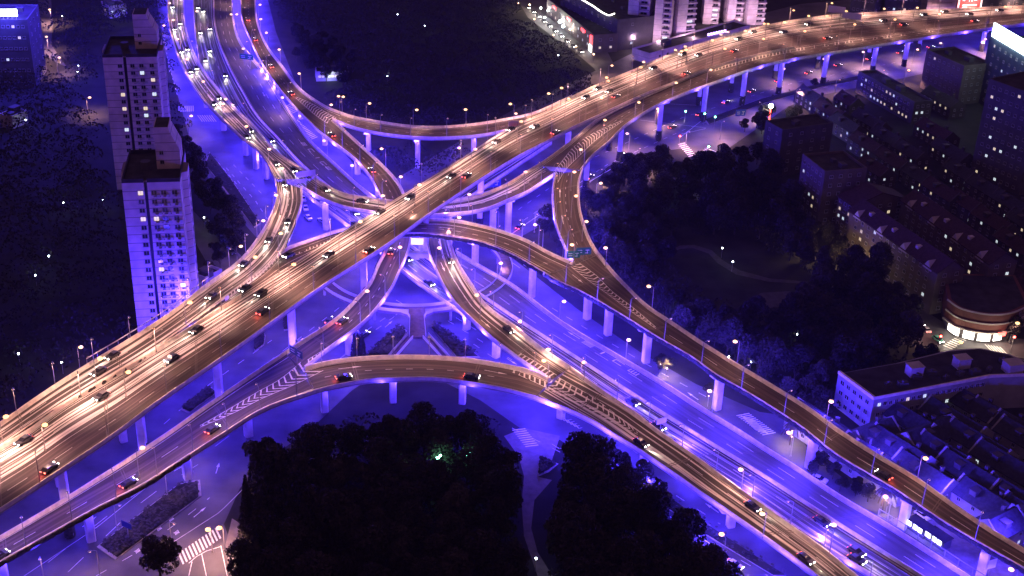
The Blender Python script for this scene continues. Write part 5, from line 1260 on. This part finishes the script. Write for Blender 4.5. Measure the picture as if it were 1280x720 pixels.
def traffic_light(px, colour, ph):
    q = at(px, 5.6); t = thing('traffic_light', f'{ "green" if colour == "g" else "red" } traffic light {ph}', 'traffic light', (q.x, q.y, 0))
    mb = MB(); mb.tube([(0, .3, 0), (0, .3, 6.2)], .12, 6); link('pole', mb.mesh('pole', STEEL), t)
    mb = MB(); mb.box((0, .1, 5.6), (.9, .35, 1.5)); link('housing', mb.mesh('housing', mat('signal_black', (.02, .02, .02), .6) if 'signal_black' not in _mats else _mats['signal_black']), t)
    mb = MB(); uvball(mb, (0, -.15, 5.6), .42, .42); link('lens', mb.mesh('lens', GRNG if colour == 'g' else TAILG), t)
traffic_light((857, 139), 'g', 'under the far viaduct before the planted piers'); traffic_light((881, 142), 'g', 'left of a bright pier at the upper right junction'); traffic_light((894, 146), 'g', 'right of a bright pier at the upper right junction'); traffic_light((886, 183), 'g', 'by the diagonal crossing at the tree edge')
traffic_light((850, 170), 'r', 'in front of the planted pier by the yellow box'); traffic_light((1268, 421), 'r', 'by the dark tree at the shop corner'); traffic_light((1176, 420), 'r', 'beside the taxi crossing')
q = at((963, 138), 6); t = thing('light_pole', 'glaring white light on a red banded pole beside the street trees', 'lamp', (q.x, q.y, 0))
mb = MB(); mb.tube([(0, 0, 0), (0, 0, 7.5)], .35, 8); link('pole', mb.mesh('pole', _mats['red_sign_glow']), t)
mb = MB(); uvball(mb, (0, 0, 8.2), 1.1, 1.1); link('lamp_globe', mb.mesh('lamp_globe', WHTG), t); light('POINT', 'lamp_light', (0, -1.5, 8.6), 9000, (1, .95, .95), t, shadow_soft_size=.6)

# ------------------------------------------------------------------ planted islands
def island(label, pts, h=.9):
    P_ = [at(p, 0) for p in pts]; c = sum(P_, Vector((0, 0, 0)))/len(P_); t = thing('planted_island', label, 'planted island', tuple(c))
    mb = MB(); mb.prism([(p.x, p.y) for p in P_], -.05, .16); mb.build('kerb', KERB, t)
    I_ = [c+(p-c)*(1-.9/max((p-c).length, 2)) for p in P_]
    mb = MB(); mb.prism([(p.x, p.y) for p in I_], .161, .22); mb.build('soil', GRASS, t)
    mb = MB(); mn = [min(p.x for p in I_), min(p.y for p in I_)]; mx = [max(p.x for p in I_), max(p.y for p in I_)]
    def inside(x, y):
        r_ = False; j = len(I_)-1
        for i in range(len(I_)):
            if (I_[i].y > y) != (I_[j].y > y) and x < (I_[j].x-I_[i].x)*(y-I_[i].y)/(I_[j].y-I_[i].y)+I_[i].x: r_ = not r_
            j = i
        return r_
    k = 0
    while k < 1400:
        x, y = random.uniform(mn[0], mx[0]), random.uniform(mn[1], mx[1]); k += 1
        if not inside(x, y): continue
        z = .2+random.random()*h; s = .35; a, b = random.uniform(0, 6.28), random.uniform(-.7, .7)
        u = Vector((math.cos(a), math.sin(a), b))*s; v = Vector((-math.sin(a), math.cos(a), random.uniform(-.5, .5)))*s; p = Vector((x, y, z)); mb.quad(p-u-v, p+u-v, p+u+v, p-u+v)
    if mb.f: mb.build('shrubs', HEDGE, t)
island('long planted island with two piers at the lower left', [(121, 684), (144, 700), (252, 620), (250, 600), (225, 604)])
island('small rounded island left of centre, outer of two', [(318, 414), (328, 412), (332, 420), (330, 432), (318, 440)])
island('small rounded island left of centre, inner of two', [(353, 396), (362, 391), (366, 400), (364, 412), (355, 414)])
island('triangular planted island left of the footbridge stem', [(455, 447), (500, 406), (509, 414), (492, 446)], 1.6)
island('triangular planted island right of the footbridge stem', [(537, 408), (547, 404), (600, 447), (572, 448)], 1.6)
island('dark planted strip under the lower left viaduct', [(225, 512), (262, 483), (272, 490), (236, 517)])
island('planted strip between the two roads under the far viaduct', [(880, 150), (950, 124), (1030, 103), (1100, 90), (1102, 94), (1030, 108), (952, 130), (885, 156)])
island('triangular island with white edge on the slip junction', [(672, 596), (674, 572), (698, 580), (686, 590)])
island('hedge strip between the bottom ramp and the outer street', [(765, 575), (800, 612), (880, 668), (970, 722), (985, 722), (890, 660), (810, 602), (775, 574)], 1.4)
island('planted strip under the curving ramp on the left', [(262, 190), (290, 225), (326, 280), (318, 285), (282, 240), (256, 205)], 1.4)

# ------------------------------------------------------------------ trees
def leaf_mat(name, col):
    m = mat(name, col, .85); n = m.node_tree.nodes; l = m.node_tree.links; b = n['Principled BSDF']
    oi = n.new('ShaderNodeObjectInfo'); r = n.new('ShaderNodeMapRange'); r.inputs['To Min'].default_value = .6; r.inputs['To Max'].default_value = 1.5; l.new(oi.outputs['Random'], r.inputs['Value'])
    tc = n.new('ShaderNodeTexCoord'); t = n.new('ShaderNodeTexNoise'); t.inputs['Scale'].default_value = .6; l.new(tc.outputs['Object'], t.inputs['Vector'])
    r2 = n.new('ShaderNodeMapRange'); r2.inputs['From Min'].default_value = .3; r2.inputs['From Max'].default_value = .7; r2.inputs['To Min'].default_value = .55; r2.inputs['To Max'].default_value = 1.4; l.new(t.outputs['Fac'], r2.inputs['Value'])
    mu = n.new('ShaderNodeMath'); mu.operation = 'MULTIPLY'; l.new(r.outputs[0], mu.inputs[0]); l.new(r2.outputs[0], mu.inputs[1])
    v = n.new('ShaderNodeVectorMath'); v.operation = 'SCALE'; v.inputs[0].default_value = col; l.new(mu.outputs[0], v.inputs['Scale']); l.new(v.outputs[0], b.inputs['Base Color'])
    return m
LEAF, LEAF2, BARK = leaf_mat('leaves', (.040, .036, .030)), leaf_mat('dark_leaves', (.032, .028, .026)), mat('bark', (.06, .045, .035), .9, noise=(3, .4, 4))
def leafq(mb, p, s):
    a = Vector((random.gauss(0, 1), random.gauss(0, 1), random.gauss(0, .8))).normalized(); b = a.orthogonal().normalized(); c = a.cross(b); q = random.uniform(0, 6.28)
    u = (b*math.cos(q)+c*math.sin(q))*s; v = a.cross(u).normalized()*s*.6; mb.quad(p-u, p-v, p+u, p+v)
def crown_mesh(R_, H_, z0, n, m, lobes=11):
    mb = MB(); L_ = []
    for _ in range(lobes):
        a = random.uniform(0, 6.28); z = random.random(); rr = R_*(1-abs(z-.42)*1.1)*random.uniform(.35, .8)
        L_.append((Vector((rr*math.cos(a), rr*math.sin(a), z0+H_*(.18+z*.72))), R_*random.uniform(.32, .52)))
    for k in range(n):
        c, r_ = random.choice(L_); d = Vector((random.gauss(0, 1), random.gauss(0, 1), random.gauss(0, 1)+.25)).normalized()
        leafq(mb, c+Vector((d.x, d.y, d.z*.8))*r_*random.uniform(.72, 1.08), random.uniform(.24, .46))
    return mb.mesh('crown', m)
def trunk_mesh(h, r_, spread):
    mb = MB(); mb.tube([(0, 0, -.2), (.1, .05, h*.5), (.0, .1, h)], r_, 7, r_*.5)
    for k in range(5):
        a = k*1.3; mb.tube([(0, .05, h*(.55+.08*k)), (spread*.5*math.cos(a), spread*.5*math.sin(a), h*(.85+.1*k)), (spread*math.cos(a), spread*math.sin(a), h*(1.1+.1*k))], r_*.4, 5, r_*.12)
    return mb.mesh('trunk', BARK)
TREES = [(trunk_mesh(3.6, .28, 2.2), crown_mesh(4.4, 7.5, 2.6, 2600, LEAF)), (trunk_mesh(3.2, .24, 1.8), crown_mesh(3.7, 6.5, 2.2, 2100, LEAF)), (trunk_mesh(4.2, .32, 2.6), crown_mesh(5.2, 9, 2.8, 3300, LEAF2, 14)), (trunk_mesh(4.0, .3, 2.0), crown_mesh(4.2, 9.5, 2.4, 2800, LEAF2, 13))]
def cypress_mesh(h, R_):
    mb = MB()
    for k in range(1300):
        z = random.random()**1.3; a = random.uniform(0, 6.28); rr = R_*(1-z)**.8*random.uniform(.65, 1.05)*(1+.18*math.sin(a*3+z*9)); leafq(mb, Vector((rr*math.cos(a), rr*math.sin(a), 1+z*(h-1))), .42)
    return mb.mesh('crown', LEAF2)
CYP = (trunk_mesh(4, .25, .6), cypress_mesh(15, 2.3))
def palm():
    mb = MB()
    for k in range(16):
        a = k*.393+random.uniform(-.1, .1); el = random.uniform(.2, .9); p0 = Vector((0, 0, 6.2)); d = Vector((math.cos(a), math.sin(a), 0)); pr = p0
        for s in range(1, 7):
            q = p0+d*(s*.5)+Vector((0, 0, el*s*.32-.10*s*s)); w_ = Vector((-d.y, d.x, 0))*(.34 if s < 5 else .16); mb.quad(pr-w_, pr+w_, q+w_-Vector((0, 0, .1)), q-w_-Vector((0, 0, .1))); pr = q
    t = MB(); t.tube([(0, 0, -.2), (.1, 0, 3), (0, 0, 6.2)], .22, 7, .16); return t.mesh('trunk', BARK), mb.mesh('crown', leaf_mat('palm_fronds', (.10, .085, .05)))
PALM = palm()
def tree(p, kind, label, group, sc=1.0, name='tree'):
    t = thing(name, label, 'tree', (p.x, p.y, 0), random.uniform(0, 6.28), group); t.scale = (sc, sc, sc*random.uniform(.9, 1.15))
    link('trunk', kind[0], t); link('crown', kind[1], t)
CLEAR = [(815, 298), (880, 292), (935, 300), (1018, 343), (1018, 378), (960, 398), (900, 388), (840, 345)]
def inpoly(p, poly):
    r_ = False; j = len(poly)-1
    for i in range(len(poly)):
        if (poly[i][1] > p[1]) != (poly[j][1] > p[1]) and p[0] < (poly[j][0]-poly[i][0])*(p[1]-poly[i][1])/(poly[j][1]-poly[i][1])+poly[i][0]: r_ = not r_
        j = i
    return r_
CLW = [(p.x, p.y) for p in (at(p, 0) for p in CLEAR)]
def grove(poly, n, mind, kinds, label, group, zc=7.0, sc=(.8, 1.15), name='tree'):
    P_ = [at(p, zc) for p in poly]; W2 = [(p.x, p.y) for p in P_]; xs = [p[0] for p in W2]; ys = [p[1] for p in W2]; got = []; tries = 0
    while len(got) < n and tries < 6000:
        tries += 1; q = (random.uniform(min(xs), max(xs)), random.uniform(min(ys), max(ys)))
        if inpoly(q, CLW) or not inpoly(q, W2) or any(math.dist(q, g_) < mind for g_ in got): continue
        got.append(q); tree(Vector((*q, 0)), random.choice(kinds), label, group, random.uniform(*sc), name)
    return len(got)
grove([(322, 560), (345, 548), (380, 550), (412, 530), (445, 524), (560, 524), (600, 534), (624, 552), (640, 572), (634, 605), (640, 650), (642, 690), (662, 730), (670, 800), (300, 800), (305, 700), (330, 640)], 95, 5.6, TREES, 'dark broadleaf tree in the black grove below the front curve', 'trees of the front grove', 8, (.9, 1.3))
grove([(308, 590), (330, 575), (350, 580), (365, 600), (365, 680), (350, 730), (310, 730), (304, 660)], 16, 3.6, [CYP], 'tall pointed cypress at the left edge of the front grove', 'cypresses of the front grove', 9, (.9, 1.15), 'cypress_tree')
grove([(722, 556), (742, 560), (762, 590), (780, 612), (800, 640), (845, 655), (868, 668), (880, 690), (892, 720), (900, 800), (712, 800), (704, 700), (694, 670), (700, 635), (715, 600)], 54, 5.0, TREES, 'dark broadleaf tree in the black mass left of the bottom ramp', 'trees of the lower right mass', 8, (.9, 1.35))
grove([(772, 558), (792, 572), (806, 590), (830, 620), (858, 642), (850, 655), (815, 630), (790, 600)], 9, 4.5, TREES[:2], 'round blue lit street tree beside the lower slip road', 'street trees on the lower slip road', 5, (.55, .8))
grove([(668, 285), (690, 268), (715, 262), (742, 230), (775, 215), (800, 205), (850, 205), (900, 190), (950, 185), (970, 220), (1000, 262), (1060, 300), (1060, 330), (1010, 345), (920, 335), (870, 300), (830, 320), (790, 345), (770, 330), (745, 290), (722, 270)], 88, 7.0, TREES, 'dark broadleaf tree in the right hand park', 'trees of the right hand park', 7, (.85, 1.25))
grove([(940, 395), (1010, 365), (1060, 330), (1100, 345), (1140, 385), (1142, 425), (1100, 445), (1030, 465), (990, 470), (950, 450), (900, 425), (850, 395), (880, 380)], 58, 7.0, TREES, 'dark broadleaf tree in the blackest part of the right park', 'trees of the black right park', 7, (.9, 1.35))
grove([(812, 352), (850, 370), (900, 412), (960, 455), (1020, 480), (1035, 500), (985, 480), (900, 430), (830, 380)], 12, 6.0, TREES[:2], 'blue lit tree close behind the long merged ramp', 'trees behind the merged ramp', 5, (.7, .95))
grove([(218, 150), (240, 175), (262, 215), (290, 265), (312, 300), (298, 308), (270, 280), (248, 250), (232, 215), (220, 180)], 22, 5.0, TREES, 'blue lit street tree between the tower blocks and the curving ramp', 'street trees by the tower blocks', 6, (.7, 1.05))
grove([(975, 128), (1010, 122), (1000, 140), (965, 152), (935, 160), (930, 150)], 8, 5.0, TREES[:2], 'street tree beside the glaring white light, upper right', 'street trees at the upper right junction', 5, (.6, .85))
grove([(1058, 590), (1085, 600), (1100, 615), (1080, 615), (1035, 590), (1010, 575), (1020, 565)], 12, 3.6, TREES[:2], 'small blue lit shrub tree between merged ramp and lower viaduct', 'shrub trees beside the lower viaduct', 4, (.4, .6))
grove([(345, 30), (395, 40), (440, 60), (440, 100), (400, 100), (372, 70)], 16, 6, TREES, 'dark tree around the bright park house at the top', 'trees around the park house', 6, (.8, 1.1))
grove([(1150, 440), (1180, 432), (1185, 440), (1150, 448)], 2, 5, TREES[:1], 'small dark tree on the pavement before the crossing', 'trees before the crossing', 4, (.5, .7))
for px, k, lab, sc in (((199, 708), 0, 'round dark tree cut by the bottom edge beside the lower left crossing', 1.25), ((834, 455), 1, 'tree lit golden from within beside the lower viaduct, right of a bright pier', .8), ((825, 448), 1, 'left half of the golden lit tree pair beside the lower viaduct', .7), ((885, 483), 1, 'small golden lit tree leaning on a bright pier', .55),
        ((1262, 412), 0, 'dark tree before the shop corner, lit from behind', .85), ((1020, 100+0), 1, 'street tree below the far viaduct', .6), ((470, 446), 1, 'round dark bush tree left of the footbridge stairs', .6), ((268, 305), 1, 'small tree among the parked cars, upper', .6), ((274, 322), 1, 'small tree among the parked cars, lower', .7), ((262, 330), 1, 'small tree by the annex wall', .6)):
    tree(at(px, 4), TREES[k], lab, None, sc)
for px in ((1107, 618), (991, 534)): tree(at(px, 6), PALM, 'palm glowing orange '+('beside the forecourt pier' if px[0] > 1000 else 'on the traffic island'), None, 1.15, 'palm_tree')
for k, px in enumerate(((443, 436), (448, 428), (453, 437))): tree(at(px, 4), CYP, ('left', 'middle', 'right')[k]+' of three slim cypresses hiding the pier under the climbing ramp', None, .62, 'cypress_tree')
for px, pw in (((834, 452), 900), ((826, 447), 700), ((886, 486), 500), ((1108, 617), 900), ((989, 536), 700), ((812, 605), 900), ((822, 618), 500), ((1013, 305), 500), ((1050, 318), 300), ((1072, 322), 200)):
    q = at(px, 4); t = thing('garden_spotlight', 'warm lamp on a short pole lighting the foliage beside it', 'spotlight', (q.x-.4, q.y-3.6, 0), 0, 'warm garden spotlights')
    mb = MB(); mb.tube([(0, 0, 0), (0, 0, 3.4)], .06, 5); mb.box((0, 0, 3.5), (.3, .3, .22)); link('pole', mb.mesh('pole', STEEL), t)
    mb = MB(); uvball(mb, (0, 0, 3.7), .2, .14); link('lamp_glass', mb.mesh('lamp_glass', SODG), t)
    light('POINT', 'lamp_light', (0, .6, 4.4), pw*5, (1, .66, .32), t, shadow_soft_size=.2)
# far off woods that read as one mass
def woods(name, poly, pitch, n, hh=(5, 10)):
    P_ = [at(p, 9) for p in poly]; W2 = [(p.x, p.y) for p in P_]; xs = [p[0] for p in W2]; ys = [p[1] for p in W2]; mb = MB(); y = min(ys)
    while y < max(ys):
        x = min(xs)
        while x < max(xs):
            q = (x+random.uniform(-.4, .4)*pitch, y+random.uniform(-.4, .4)*pitch); x += pitch
            if not inpoly(q, W2) or inpoly(q, CLW): continue
            R_ = pitch*random.uniform(.55, .8); h = random.uniform(*hh)
            for _ in range(n):
                d = Vector((random.gauss(0, 1), random.gauss(0, 1), abs(random.gauss(0, 1))+.1)).normalized(); leafq(mb, Vector((q[0], q[1], h*.55))+Vector((d.x*R_, d.y*R_, d.z*h*.5)), random.uniform(.40, .72))
        y += pitch
    o = mb.build(name, LEAF2); o['kind'] = 'stuff'
woods('woodland', [(345, -30), (630, -30), (655, 25), (690, 50), (715, 66), (740, 90), (735, 105), (640, 128), (580, 145), (525, 148), (470, 142), (430, 128), (415, 110), (445, 95), (445, 55), (400, 30), (350, 20)], 8.5, 110)
woods('woodland', [(-150, -20), (45, -20), (44, 55), (70, 80), (100, 95), (112, 130), (125, 180), (140, 240), (160, 330), (170, 405), (100, 440), (0, 500), (-120, 560), (-200, 400)], 9, 95)
woods('woodland', [(75, -20), (205, -25), (205, 60), (222, 140), (232, 200), (215, 150), (200, 60), (160, 15), (120, 40), (110, 90), (82, 74), (70, 40)], 8.5, 110)
woods('woodland', [(475, 185), (500, 205), (515, 225), (560, 190), (600, 172), (525, 178), (480, 172)], 6.5, 60)

woods('undergrowth', [(315, 590), (350, 560), (385, 548), (425, 512), (445, 500), (600, 497), (630, 522), (640, 560), (640, 600), (643, 650), (648, 690), (668, 740), (680, 800), (300, 800), (300, 700), (318, 640)], 4.6, 34, (2.5, 5))
woods('undergrowth', [(730, 570), (750, 575), (800, 645), (850, 668), (885, 720), (900, 800), (705, 800), (695, 690), (686, 650), (704, 610)], 4.6, 34, (2.5, 5))
woods('undergrowth', [(660, 300), (700, 275), (740, 240), (790, 215), (860, 200), (960, 195), (1010, 270), (1080, 335), (1145, 400), (1145, 440), (1040, 490), (990, 480), (900, 430), (820, 375), (775, 335), (745, 300), (700, 300)], 6.5, 34, (1.5, 4))


# ------------------------------------------------------------------ air
mb = MB(); mb.box((0, 700, 110), (2600, 2000, 224)); HAZE = bpy.data.materials.new('haze'); HAZE.use_nodes = True
hn = HAZE.node_tree; hn.nodes.clear(); ho = hn.nodes.new('ShaderNodeOutputMaterial'); hv = hn.nodes.new('ShaderNodeVolumePrincipled')
hv.inputs['Color'].default_value = (.90, .80, .80, 1); hv.inputs['Density'].default_value = 0.00006; hn.links.new(hv.outputs[0], ho.inputs['Volume'])
hz = mb.build('haze', HAZE); hz['kind'] = 'stuff'
